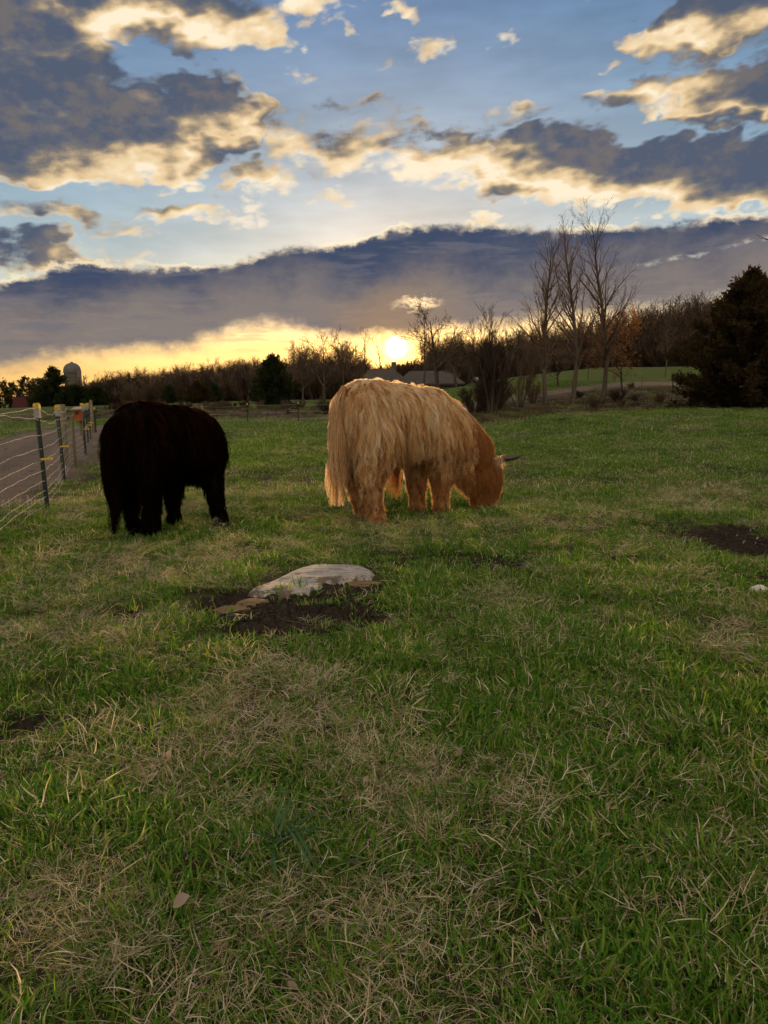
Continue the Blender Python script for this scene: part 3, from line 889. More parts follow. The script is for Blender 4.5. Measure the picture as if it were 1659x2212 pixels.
    for hp, hr in P['horns']:
        c = catmull(np.array(hp, float), 6)
        MB().tube([tuple(q) for q in c], list(np.interp(np.linspace(0, 1, len(c)), [0, .7, 1], [hr, hr * .6, .004])), 10).build('horn', MATS['horn'], root, smooth=True)
    for ep, ed in P['ears']:
        ep, ed = Vector(ep), Vector(ed).normalized()
        sd_ = ed.cross(Vector((0, 0, 1))).normalized(); th = ed.cross(sd_)
        m = MB(); n = 7
        prof = [(0, .012), (.03, .03), (.07, .042), (.11, .034), (.14, .008)]
        m.add([ep + ed * t + sd_ * (w * math.cos(2 * math.pi * j / n)) + th * (w * .3 * math.sin(2 * math.pi * j / n)) for t, w in prof for j in range(n)],
              [(i * n + j, i * n + (j + 1) % n, (i + 1) * n + (j + 1) % n, (i + 1) * n + j) for i in range(len(prof) - 1) for j in range(n)])
        e_o = m.build('ear', skin, root, smooth=True)
        ne = 420
        base = np.array(ep)[None] + np.outer(g.random(ne) * .13, np.array(ed)) + g.normal(0, .016, (ne, 3))
        dirs = np.array(ed)[None] * .5 + np.array([0, 0, -.5]) + g.normal(0, .3, (ne, 3))
        uu = np.linspace(0, 1, 6)[None, :, None]
        hs = base[:, None] + dirs[:, None] * .075 * uu + np.array([0, 0, -.03]) * uu ** 2
        hair_object('ear_hair', hs, .0012, g.random(ne), hair, e_o)
    return root

def w2l(loc, heading, pts):
    c, s = math.cos(heading), math.sin(heading)
    return [((x - loc[0]) * c + (y - loc[1]) * s, -(x - loc[0]) * s + (y - loc[1]) * c, z) for x, y, z in pts]

TAN = dict(hip_z=1.0, mid_z=.935, chest_z=.865, fringe=.10, locks=8200, kids=10,
    neck=[(.86, -.02, .98), (1.06, -.17, .84), (1.24, -.34, .62)], neck_r=[.29, .24, .19], throat=[(.98, -.08, .66), (1.16, -.28, .46), (1.22, -.34, .34)], throat_r=[.2, .17, .14],
    head=[(1.30, -.40, .47), (1.32, -.42, .36), (1.31, -.42, .24), (1.28, -.41, .13)], head_r=[.155, .165, .14, .115],
    legs=dict(rh=([(.0, -.15, .82), (-.05, -.17, .60), (-.10, -.18, .42), (-.06, -.18, .20), (-.03, -.18, .06)], [.235, .17, .105, .078, .082]),
              lh=([(.0, .15, .82), (.03, .16, .60), (.03, .15, .42), (.06, .14, .20), (.09, .14, .06)], [.22, .17, .11, .08, .083]),
              rf=([(.82, -.17, .75), (.85, -.19, .52), (.87, -.20, .34), (.86, -.20, .18), (.86, -.20, .06)], [.20, .125, .092, .075, .08]),
              lf=([(.80, .12, .75), (.76, .06, .52), (.73, .02, .34), (.72, .0, .18), (.72, .0, .06)], [.18, .12, .09, .073, .08])),
    tail=[(-.24, 0, 1.27), (-.34, -.005, 1.14), (-.36, -.01, .90), (-.37, -.02, .62), (-.385, -.03, .40), (-.40, -.03, .20)], tail_r=[.02, .045, .06, .075, .085, .05],
    horns=[([(1.38, -.48, .535), (1.44, -.58, .535), (1.49, -.66, .55), (1.53, -.73, .575)], .036), ([(1.27, -.29, .54), (1.22, -.20, .55), (1.17, -.12, .58), (1.15, -.06, .62)], .028)],
    tuft=(.36, -.06, .52), ears=[((1.30, -.48, .50), (.1, -.7, .25)), ((1.25, -.30, .50), (-.3, .8, .2))])
tan_loc = (-.17, 7.0, float(height(.1, 7.2)))
t_ = cow('highland_cow', 'shaggy tan long haired cow grazing in the middle of the field, short dark horn', tan_loc, R(42), TAN, MATS['tan_hair'], MATS['tan_skin'], 3)
t_.scale = (.955, 1, 1)

BLK = dict(hip_z=.95, mid_z=.88, chest_z=.80, fringe=.07, len=1.0, locks=4200, kids=9,
    neck=[(.86, .02, .84), (1.02, .14, .80), (1.14, .26, .74)], neck_r=[.23, .18, .14], throat=[(.92, .08, .66), (1.04, .2, .66)], throat_r=[.16, .13],
    head=[(1.18, .32, .74), (1.21, .37, .66), (1.23, .40, .57), (1.23, .42, .50)], head_r=[.115, .115, .09, .078],
    legs=dict(rh=([(.0, -.14, .76), (-.02, -.15, .56), (-.06, -.14, .40), (-.05, -.12, .20), (-.03, -.10, .06)], [.22, .155, .10, .078, .085]),
              lh=([(.0, .15, .76), (-.03, .15, .56), (-.08, .15, .40), (-.06, .13, .20), (-.05, .10, .06)], [.22, .155, .095, .07, .08]),
              rf=([(.78, -.16, .68), (.76, -.24, .50), (.73, -.30, .33), (.71, -.34, .18), (.71, -.37, .06)], [.18, .12, .085, .07, .078]),
              lf=([(.70, .12, .68), (.55, .08, .50), (.45, .04, .33), (.42, .02, .18), (.42, .02, .06)], [.17, .11, .08, .066, .075])),
    tail=[(-.24, 0.02, 1.18), (-.33, .05, 1.06), (-.35, .06, .80), (-.345, .07, .52), (-.34, .07, .28), (-.36, .075, .06)], tail_r=[.03, .07, .09, .08, .05, .018],
    horns=[([(1.22, .25, .80), (1.25, .18, .83), (1.28, .13, .88)], .026), ([(1.15, .42, .80), (1.12, .49, .83), (1.10, .54, .88)], .026)],
    ears=[((1.18, .24, .76), (.1, -.7, .2)), ((1.12, .42, .76), (-.1, .8, .2))])
blk_loc = (-2.10, 6.44, float(height(-2, 6.6)))
b_ = cow('black_cow', 'black long haired cow seen from behind beside the fence, head hidden', blk_loc, R(63), BLK, MATS['black_hair'], MATS['black_skin'], 9)
b_.scale = (.86, .88, .90)

# ------------------------------------------------------------------ trees
class Branches:
    """polyline tubes gathered into one mesh, all tubes of one make at a time"""
    def __init__(s): s.t = {}
    def tube(s, pts, rad, sides): s.t.setdefault((len(pts), sides), []).append((pts, rad))
    def mesh(s, name):
        V, Q, base = [], [], 0
        for (k, sides), L in s.t.items():
            p = np.array([a for a, _ in L], float); r_ = np.array([list(b) for _, b in L], float); m = len(p)
            d = np.gradient(p, axis=1); d /= np.maximum(np.linalg.norm(d, axis=2, keepdims=True), 1e-9)
            ref = np.where(np.abs(d[..., 2:3]) < .9, np.array([0, 0, 1.0]), np.array([1.0, 0, 0]))
            a = np.cross(d, ref); a /= np.maximum(np.linalg.norm(a, axis=2, keepdims=True), 1e-9); b = np.cross(d, a)
            th = np.arange(sides) * 2 * math.pi / sides
            v = p[:, :, None] + (a[:, :, None] * np.cos(th)[:, None] + b[:, :, None] * np.sin(th)[:, None]) * r_[:, :, None, None]
            V.append(v.reshape(-1, 3))
            t0 = (np.arange(m) * k * sides)[:, None, None] + base
            i = (np.arange(k - 1) * sides)[None, :, None] + t0; j = np.arange(sides)[None, None]; j2 = (j + 1) % sides
            Q.append(np.stack([i + j, i + j2, i + sides + j2, i + sides + j], -1).reshape(-1, 4))
            base += m * k * sides
        return np_mesh(name, np.concatenate(V), np.concatenate(Q))

def rand_perp(d, g):
    r_ = g.normal(0, 1, 3); r_ -= d * (r_ @ d)
    return r_ / max(np.linalg.norm(r_), 1e-9)

def grow_tree(seed, h, form, twig=.022):
    """returns (trunk mesh, crown mesh) standing on z = 0"""
    g = np.random.default_rng(seed)
    trunk, crown = Branches(), Branches()
    tips = []
    F = dict(poplar=dict(up=.075, lv=[(42, .18, .96, (.46, .74), .41), (13, .08, .98, (.40, .7), .38), (11, .1, 1.0, (.35, .75), .42)]),
             round=dict(up=.05, lv=[(13, .22, .96, (.70, 1.15), .66), (9, .22, 1.0, (.5, .95), .52), (8, .15, 1.0, (.5, .9), .5), (5, .15, 1.0, (.5, 1.0), .55)]),
             forest=dict(up=.08, lv=[(15, .38, .97, (.5, .95), .34), (8, .2, 1.0, (.45, .9), .45), (6, .15, 1.0, (.5, .9), .5)]),
             bushy=dict(up=.07, lv=[(14, .10, .9, (.5, 1.0), .62), (8, .2, 1.0, (.5, .9), .5), (6, .15, 1.0, (.5, .9), .5)]))[form]
    def branch(p, d, L, r0, level):
        n = [9, 6, 4, 3, 3][level]
        pts, rad = [p.copy()], [r0]
        q = p.copy(); dd = d.copy(); wig = [.05, .13, .2, .25, .25][level]
        for i in range(n):
            dd = dd + g.normal(0, wig, 3) + np.array([0, 0, F['up']])
            dd /= np.linalg.norm(dd); q = q + dd * L / n
            pts.append(q.copy()); rad.append(max(r0 * (1 - (.90 if level else .88) * (i + 1) / n), twig * .4))
        pts = np.array(pts)
        (trunk if level <= (1 if form != 'poplar' else 1) else crown).tube(pts, rad, [8, 5, 3, 3, 3][level])
        if level < len(F['lv']):
            cnt, t0, t1, (a0, a1), lf = F['lv'][level]
            cnt = max(2, int(cnt * (1 if level == 0 else np.clip(L / (h * .25), .4, 1.3))))
            for c in range(cnt):
                t = t0 + (t1 - t0) * (c + g.random()) / cnt
                f = t * n; i = min(int(f), n - 1)
                o = pts[i] + (pts[i + 1] - pts[i]) * (f - i)
                ax = pts[i + 1] - pts[i]; ax /= np.linalg.norm(ax)
                an = g.uniform(a0, a1) * (1.0 if level else (1.15 - .45 * t))
                nd = ax * math.cos(an) + rand_perp(ax, g) * math.sin(an)
                if nd[2] < -.15: nd[2] *= -.3
                sh = (1 - .62 * t) if level == 0 and form != 'round' else (1 - .45 * t)
                LL = L * lf * sh * g.uniform(.75, 1.25)
                rr = max(np.interp(f, np.arange(n + 1), rad) * g.uniform(.42, .62), twig * .6)
                branch(o, nd / np.linalg.norm(nd), LL, rr, level + 1)
        if level >= len(F['lv']) - 1: tips.append(pts[-1])
    if form == 'multi': pass
    Lt = h * (.62 if form == 'round' else .96)
    branch(np.array([0, 0, -.1]), np.array([g.normal(0, .03), g.normal(0, .03), 1.0]), Lt, h * (.022 if form == 'round' else .0145), 0)
    return trunk.mesh('trunk'), crown.mesh('crown'), np.array(tips)

def grow_multi(seed, h, stems=9, spread=.42):
    """many stems fanning out of one stool"""
    g = np.random.default_rng(seed)
    trunk, crown = Branches(), Branches()
    def twigs(pts, L, level):
        for c in range(7 if level == 1 else 5):
            i = g.integers(1, len(pts) - 1); o = pts[i]; ax = pts[i + 1] - pts[i]; ax /= np.linalg.norm(ax)
            nd = ax * .86 + rand_perp(ax, g) * .5 + np.array([0, 0, .15]); nd /= np.linalg.norm(nd)
            l = L * g.uniform(.25, .5); k = 4; q = [o]; dd = nd
            for _ in range(k):
                dd = dd + g.normal(0, .12, 3) + np.array([0, 0, .06]); dd /= np.linalg.norm(dd); q.append(q[-1] + dd * l / k)
            q = np.array(q); crown.tube(q, np.linspace(.018 / level, .005, k + 1), 3)
            if level < 3: twigs(q, l, level + 1)
    for s in range(stems):
        a = g.uniform(0, 6.28); d = np.array([math.cos(a) * spread * g.uniform(.2, 1), math.sin(a) * spread * g.uniform(.2, 1), 1.0]); d /= np.linalg.norm(d)
        q = [np.array([math.cos(a) * .15, math.sin(a) * .15, -.1])]; L = h * g.uniform(.65, 1.02); k = 9
        for _ in range(k):
            d = d + g.normal(0, .05, 3) + np.array([0, 0, .02]); d /= np.linalg.norm(d); q.append(q[-1] + d * L / k)
        q = np.array(q); trunk.tube(q, np.linspace(.06 * g.uniform(.7, 1.2), .008, k + 1), 5)
        twigs(q, L, 1); twigs(q, L, 1)
    return trunk.mesh('trunk'), crown.mesh('crown'), None

def fronds(g, centers, dirs, size, n_each, jitter, flat=.35):
    """leaf-sized kites spread round the given points"""
    N = len(centers) * n_each
    c = np.repeat(centers, n_each, 0) + g.normal(0, 1, (N, 3)) * jitter
    d = np.repeat(dirs, n_each, 0) + g.normal(0, .55, (N, 3)); d /= np.linalg.norm(d, axis=1, keepdims=True)
    s = np.cross(d, g.normal(0, 1, (N, 3)) * np.array([1, 1, 1.6])); s /= np.maximum(np.linalg.norm(s, axis=1, keepdims=True), 1e-6)
    L = size * g.uniform(.55, 1.35, (N, 1)); w = L * flat * g.uniform(.7, 1.3, (N, 1))
    v = np.stack([c, c + d * L * .5 + s * w * .5, c + d * L, c + d * L * .5 - s * w * .5], 1).reshape(-1, 3)
    q = np.arange(N * 4).reshape(-1, 4)
    return v, q

def conifer(seed, h, rad, base=.04, power=.85, n_br=130, size=.22, each=5, droop=-.1, ragged=.25, gaps=0.0, layers=0, up=.25, lean=0.0):
    g = np.random.default_rng(seed)
    wood = Branches()
    tp = np.array([[lean * t * h + g.normal(0, .008) * h * .3, g.normal(0, .008) * h * .3, t * h - .1 * (t == 0)] for t in np.linspace(0, 1, 9)])
    trk = Branches(); trk.tube(tp, np.linspace(h * .022, .012, 9), 8)
    C, D = [], []
    for i in range(n_br):
        t = base + (1 - base) * ((i + g.random()) / n_br)
        if layers: t = base + (1 - base) * (math.floor((t - base) / (1 - base) * layers) + .5 + g.normal(0, .12)) / layers
        t = min(max(t, base), .985)
        a = g.uniform(0, 6.28)
        R_ = rad * (1 - t) ** power * g.uniform(1 - ragged, 1 + ragged) + .05 * rad
        if t < .12: R_ *= .75 + 2 * t
        o = np.array([np.interp(t, np.linspace(0, 1, 9), tp[:, j]) for j in range(3)])
        k = 7; ds = np.array([math.cos(a), math.sin(a), droop + up * t]); q = [o]
        for _ in range(k):
            ds = ds + np.array([g.normal(0, .06), g.normal(0, .06), .05]); ds /= np.linalg.norm(ds); q.append(q[-1] + ds * R_ / k)
        q = np.array(q)
        wood.tube(q, np.linspace(max(.008, R_ * .014), .004, k + 1), 3)
        m = max(3, int(R_ / size * 3.2))
        f = np.sort(g.uniform(gaps, 1.0, m)) ** .75 * k
        for ff in f:
            ii = min(int(ff), k - 1); C.append(q[ii] + (q[ii + 1] - q[ii]) * (ff - ii)); D.append(q[ii + 1] - q[ii])
    C, D = np.array(C), np.array(D); D /= np.linalg.norm(D, axis=1, keepdims=True); D += np.array([0, 0, .12])
    v, q = fronds(g, C, D, size, each, size * .42)
    return trk.mesh('trunk'), wood, (v, q)

material('bark', lambda x: bsdf(x, x.mix(x.noise(x.v('MULTIPLY', obj_pos(x), (1, 1, .25)), 14, 4, .65), (.030, .022, .016), (.105, .080, .060)), .9, .1, bump=x.noise(obj_pos(x), 25, 3), bump_d=.02))
material('pale_bark', lambda x: bsdf(x, x.mix(x.noise(x.v('MULTIPLY', obj_pos(x), (1, 1, .3)), 8, 4, .65), (.045, .036, .028), (.135, .108, .084)), .9, .1))
material('twig', lambda x: bsdf(x, x.mix(obj_rand(x), (.040, .028, .020), (.145, .098, .066)), .85, .15))
material('poplar_twig', lambda x: bsdf(x, x.mix(x.noise(obj_pos(x), 2, 2), (.10, .055, .034), (.17, .10, .06)), .8, .2))
material('needles', lambda x: leafy(x, x.mix(x.noise(obj_pos(x), 2.2, 3), (.014, .022, .009), (.050, .060, .022)), .25))
material('cedar_needles', lambda x: leafy(x, x.mix(x.noise(obj_pos(x), 1.6, 4), (.020, .018, .008), (.085, .060, .026)), .3))
material('brown_leaf', lambda x: leafy(x, x.mix(x.noise(obj_pos(x), 6, 3), (.16, .07, .025), (.38, .19, .07)), .45))

def place_tree(name, label, cat, meshes, loc, mats, group=None, rz=0.0, s=1.0):
    t = empty(name, loc, rz); t.scale = (s, s, s)
    tag(t, label, cat, group)
    link('trunk', meshes[0], mats[0], t, smooth=True)
    link('crown', meshes[1], mats[1], t)
    return t

BARE = []
def bare(label, px, Y, top, seed, form='round', group='bare trees along the far side of the field', mats=('bark', 'twig'), name='bare_tree', **kw):
    loc = on_ground(px, Y)
    zt = at(px, top, Y).z
    h = zt - loc.z
    m = grow_multi(seed, h, **kw) if form == 'multi' else grow_tree(seed, h / (.98 if form != 'round' else .95), form, .011 if form == 'poplar' else .017)
    co = np.empty(len(m[1].vertices) * 3, np.float32); m[1].vertices.foreach_get('co', co); z = max(float(co[2::3].max()), .1)
    t = place_tree(name, label, 'tree', m, loc, [MATS[q] for q in mats], group)
    t.scale = (h / z, h / z, h / z)
    BARE.append((t, m))
    return t, m

# three tall slim poplars on the bank
pop_ = bare('tall slim bare poplar, leftmost of the three on the brown bank', 1178, 44.0, 478, 101, 'poplar', 'three tall bare poplars on the bank', ('pale_bark', 'poplar_twig'), 'poplar_tree')
pop_[0].rotation_euler.y = R(-4)
bare('tall slim bare poplar, middle one of the three on the brown bank', 1237, 45.0, 436, 102, 'poplar', 'three tall bare poplars on the bank', ('pale_bark', 'poplar_twig'), 'poplar_tree')
pop_ = bare('tall slim bare poplar, rightmost of the three on the brown bank', 1300, 46.5, 432, 103, 'poplar', 'three tall bare poplars on the bank', ('pale_bark', 'poplar_twig'), 'poplar_tree')
pop_[0].rotation_euler.y = R(2.5)
# bare trees round the sun
bare('round crowned bare tree left of the sun, above the tan cow rump', 700, 58, 702, 111)
bare('smaller bare tree leaning out beside the dark conifer, left of the sun', 655, 66, 752, 112)
bare('thin bare tree just left of the setting sun', 780, 70, 704, 113, 'forest')
bare('spindly bare tree right against the setting sun', 826, 84, 716, 114, 'forest')
bare('tall dark bare tree close to the right of the sun', 945, 54, 642, 115)
bare('broad bare tree touching the right edge of the sun glow', 915, 62, 672, 116, 'forest')
bare('low bare tree behind the tan cow withers', 985, 62, 700, 117)
bare('many stemmed bare willow behind the tan cow shoulders', 1062, 36, 652, 118, 'multi', stems=12, spread=.30)
bare('loose many stemmed bare thicket tree between willow and poplars', 1122, 41, 700, 119, 'multi', stems=5, spread=.40)
bare('small bare tree between the first and second poplar', 1205, 56, 742, 120)
bare('low bare bush at the foot of the left poplar', 1150, 44, 822, 121, 'multi', stems=9, spread=.5)
bare('tall bare tree filling the gap left of the round crowned one', 745, 64, 712, 122, 'forest')
bare('slim pale sapling standing alone on the green slope at right', 1437, 68, 690, 123, 'forest', mats=('pale_bark', 'twig'), name='young_tree')
# oak that kept its brown leaves
def leafy_oak():
    loc = on_ground(1345, 54); h = at(1345, 676, 54).z - loc.z
    tr, cr, tips = grow_tree(140, h, 'bushy')
    t = place_tree('oak_tree', 'oak still holding rusty brown leaves behind the right poplar', 'tree', (tr, cr), loc, (MATS['bark'], MATS['twig']))
    g = np.random.default_rng(5)
    pick = tips[g.choice(len(tips), min(len(tips), 1500), replace=False)]
    v, q = fronds(g, pick, np.tile([0, 0, -.4], (len(pick), 1)), .16, 3, .14, .6)
    link('leaves', np_mesh('leaves', v, q), MATS['brown_leaf'], t)
leafy_oak()

def evergreen(name, label, px, Y, top, rad, seed, mat='needles', group=None, dx=0.0, **kw):
    loc = on_ground(px, Y); loc.x += dx
    h = at(px, top, Y).z - loc.z
    tr, wood, (v, q) = conifer(seed, h, rad, **kw)
    t = empty(name, loc); tag(t, label, 'tree', group)
    link('trunk', tr, MATS['bark'], t, smooth=True)
    c = link('crown', np_mesh('crown', v, q), MATS[mat], t)
    link('branches', wood.mesh('branches'), MATS['bark'], c)
    return t
evergreen('juniper_tree', 'huge dark juniper filling the right edge of the field', 1606, 42.0, 592, 3.7, 201, 'cedar_needles', n_br=420, size=.26, each=6, power=.92, ragged=.5, base=.015, gaps=.12, droop=-.12, up=.75)
evergreen('cedar_tree', 'broad dark cedar left of the sun beyond the gravel road', 592, 50, 772, 1.55, 202, 'needles', n_br=170, size=.20, each=6, power=.7, ragged=.35, up=.5)
evergreen('cedar_tree', 'small pointed evergreen behind the black cow, left of the pair', 366, 66, 836, .75, 203, n_br=70, size=.2, each=6, power=.7)
evergreen('cedar_tree', 'bushy dark evergreen above the black cow withers', 430, 60, 828, 1.05, 204, 'cedar_needles', n_br=90, size=.2, each=6, power=.55, ragged=.4)
evergreen('cedar_tree', 'narrow evergreen just right of the bushy one behind black cow', 465, 70, 832, .9, 205, n_br=80, size=.22, each=6, power=.7)
evergreen('spruce_tree', 'tall pointed spruce left of the silo', 120, 62, 796, 1.75, 206, n_br=150, size=.22, each=6, power=.9, ragged=.35)
evergreen('spruce_tree', 'dark rounded evergreen at the foot of the silo', 160, 60, 838, 1.3, 207, n_br=110, size=.22, each=6, power=.5)
evergreen('spruce_tree', 'low dark evergreen hedge tree between silo and white pickup', 200, 62, 842, 1.4, 208, n_br=110, size=.22, each=6, power=.45)
evergreen('spruce_tree', 'low dark evergreen beside the red barn', 92, 64, 842, 1.2, 209, n_br=90, size=.22, each=6, power=.5)
pl = ['pine at the far left edge of the photo, above the fence wires', 'second pine from the left edge with layered open branches', 'tallest pine of the open row left of the spruce', 'pine standing just left of the spruce top', 'small pine peeping out between row and spruce']
for i, (px, top) in enumerate([(8, 824), (33, 828), (60, 815), (84, 818), (104, 818)]):
    evergreen('pine_tree', pl[i], px, 118 + 6 * (i % 2), top, 1.55, 220 + i, group='open row of pines by the barn', n_br=90, size=.34, each=5, power=.45, layers=8, base=.25, ragged=.4, gaps=.25, up=.15)
evergreen('leafy_tree', 'tree with leftover orange leaves behind the juniper top at right edge', 1656, 50, 618, 2.4, 230, 'brown_leaf', n_br=60, size=.22, each=3, power=.3, base=.35, ragged=.5, gaps=.5, up=.9)

# a bare tree just outside the right edge whose twig tips reach into the picture
def edge_tree():
    loc = on_ground(1850, 20)
    tr, cr = Branches(), Branches()
    T = np.array([[0, 0, -.1], [.02, 0, 1.5], [.0, .05, 3.0], [.1, 0, 4.5], [.05, 0, 6.2]]); tr.tube(T, [.16, .14, .12, .09, .05], 8)
    g = np.random.default_rng(8)
    tip = at(1634, 507, 20) - loc; tip2 = at(1640, 515, 20) - loc
    base = Vector((0, .05, 3.4)); mid = base.lerp(tip, .62) + Vector((0, 0, .25))
    fork = mid.lerp(tip, .72) + Vector((.05, 0, -.03))
    tr.tube(np.array([base, base.lerp(mid, .5) + Vector((0, 0, .1)), mid]), [.06, .04, .022], 5)
    cr.tube(np.array([mid, fork, tip]), [.022, .012, .004], 3); cr.tube(np.array([fork, tip2 + Vector((.06, 0, 0)), tip2]), [.011, .008, .004], 3)
    for i in range(16):
        z = 2.6 + 3.5 * i / 16; a = g.uniform(-1.2, 1.9); L = g.uniform(1.0, 2.0)
        p = [np.array([.05, 0, z])]; d = np.array([math.cos(a), math.sin(a), .6]); 
        if d[0] < .1: d[0] = abs(d[0]) + .2
        for _ in range(5): d = d / np.linalg.norm(d) + g.normal(0, .12, 3); p.append(p[-1] + d * L / 5)
        p = np.array(p); cr.tube(p, np.linspace(.03, .005, 6), 3)
    place_tree('bare_tree', 'bare tree past the right edge, only its twig tips show against the cloud', 'tree', (tr.mesh('trunk'), cr.mesh('crown')), loc, (MATS['bark'], MATS['twig']))
edge_tree()

# ------------------------------------------------------------------ far woods and undergrowth, each one mass
def joined(meshes, mats):
    """trunk and crown as one source mesh"""
    bm = bmesh.new()
    for m in meshes: bm.from_mesh(m)
    me = bpy.data.meshes.new('wood_tree'); bm.to_mesh(me); bm.free()
    me.materials.append(mats); return me

def woods():
    tall = [joined(grow_tree(300 + i, 9.0, 'forest', .035)[:2], MATS['twig']) for i in range(4)]
    tall.append(joined(grow_tree(305, 9.0, 'forest', .03)[:2], MATS['pale_bark']))
    low = [joined(grow_tree(310 + i, 6.0, 'bushy', .024)[:2], MATS['twig']) for i in range(4)]
    g = np.random.default_rng(21)
    P, Rt, S, I = [], [], [], []
    def add(px, Y, s, k):
        q = on_ground(px, Y); P.append(q); Rt.append((0, 0, g.uniform(0, 6.28))); S.append((s * g.uniform(.9, 1.2),) * 2 + (s,)); I.append(k)
    for px in np.arange(985, 1780, 3.2):
        t = np.clip((px - 985) / 480, 0, 1); Y0 = 150 - 58 * t
        for r_ in range(4):
            add(px + g.uniform(-5, 5), Y0 + r_ * 6 + g.uniform(-3, 3), g.uniform(.66, .96), g.integers(0, 5) if r_ == 0 else g.integers(0, 4))
    scatter('bare_wood', P, Rt, S, I, [(m, None) for m in tall], 'bare brown wood on the hill at right behind the poplars', 'wood')
    P, Rt, S, I = [], [], [], []
    for px in np.arange(185, 1010, 4.0):
        for r_ in range(3):
            Y = 118 + r_ * 9 + g.uniform(-4, 4)
            add(px + g.uniform(-8, 8), Y, g.uniform(.72, 1.05) * (.8 if px < 240 else .72 if 790 < px < 925 else (1.4 if g.random() < .22 and px > 640 else 1.0)), g.integers(0, 4))
    scatter('hedgerow_wood', P, Rt, S, I, [(m, None) for m in low], 'low brown bare wood along the horizon from silo to sun', 'wood')
    bush = [joined(grow_multi(330 + i, 1.6, stems=14, spread=.9)[:2], MATS['twig']) for i in range(3)]
    P, Rt, S, I = [], [], [], []
    for px in np.arange(190, 1000, 4.0):
        for r_ in range(3): add(px + g.uniform(-6, 6), 84 + r_ * 9 + g.uniform(-4, 4), g.uniform(1.0, 2.1), g.integers(0, 3))
    for px in np.arange(980, 1760, 4.0):
        t = np.clip((px - 985) / 480, 0, 1); Y0 = 146 - 58 * t
        for r_ in range(2): add(px + g.uniform(-6, 6), Y0 + r_ * 5 + g.uniform(-2, 2), g.uniform(1.3, 2.5), g.integers(0, 3))
    for _ in range(16):
        x = g.uniform(1, 21); y = float(y_edge(x)) + g.uniform(3, 13)
        P.append((x, y, float(height(x, y)))); Rt.append((0, 0, g.uniform(0, 6.28))); s = g.uniform(.3, .8) * (1.3 if x < 11 else .7); S.append((s, s, s)); I.append(g.integers(0, 3))
    for _ in range(60):
        x = g.uniform(-16, 0); y = g.uniform(39.5, 46)
        P.append((x, y, float(height(x, y)))); Rt.append((0, 0, g.uniform(0, 6.28))); s = g.uniform(.2, .4); S.append((s, s, s * .8)); I.append(g.integers(0, 3))
    scatter('undergrowth', P, Rt, S, I, [(m, None) for m in bush], 'brown leafless undergrowth along the bank and under the far trees', 'undergrowth')
    # dead weeds on the bank and the berm
    random.seed(8)
    wd = [tuft_mesh('weeds', 60, .35, .10, .30, .010, .02, 1.0, segs=2, lean=(.2, 1.2)) for _ in range(3)]
    n = 9000
    x, y = g.uniform(-18, 40, n), g.uniform(22, 75, n)
    br = zones(x, y)[2]; k = (br > .45) & (road_dist(x, y) > 1.5)
    x, y = x[k], y[k]; m = len(x)
    s = g.uniform(.6, 1.3, m)
    scatter('dead_weeds', np.stack([x, y, height(x, y)], 1), np.stack([np.zeros(m), np.zeros(m), g.uniform(0, 6.28, m)], 1), np.stack([s, s, s], 1), g.integers(0, 3, m), [(q, MATS['weeds']) for q in wd],
            'dead brown weeds matted over the bank beyond the field', 'weeds')
material('weeds', lambda x: leafy(x, x.mix(obj_rand(x), (.055, .038, .024), (.15, .11, .068)), .3))
woods()

# ------------------------------------------------------------------ farm buildings and vehicles
material('galvanised', lambda x: bsdf(x, x.mix(x.noise(obj_pos(x), 2, 4), (.08, .083, .087), (.14, .143, .147)), .75, .3, .2))
material('concrete', lambda x: bsdf(x, x.mix(x.noise(obj_pos(x), 1.2, 5, .65), (.065, .058, .05), (.12, .108, .094)), .9, .2))
material('barn_red', lambda x: bsdf(x, x.mix(x.noise(x.v('MULTIPLY', obj_pos(x), (6, 6, .6)), 2, 4), (.03, .007, .005), (.06, .014, .010)), .8, .2))
material('roof_grey', lambda x: bsdf(x, x.mix(x.noise(obj_pos(x), 3, 4), (.045, .038, .032), (.085, .074, .064)), .8, .2))
material('siding', lambda x: bsdf(x, x.mix(x.noise(obj_pos(x), 2, 3), (.09, .08, .07), (.14, .125, .11)), .7, .3))
material('dark_glass', lambda x: bsdf(x, (.02, .024, .03), .08, .6))
material('white_paint', lambda x: bsdf(x, x.mix(x.noise(obj_pos(x), 3, 3), (.62, .62, .62), (.75, .75, .75)), .3, .5))
material('grey_paint', lambda x: bsdf(x, (.34, .36, .38), .3, .5))
material('tyre', lambda x: bsdf(x, (.02, .02, .02), .85, .2))

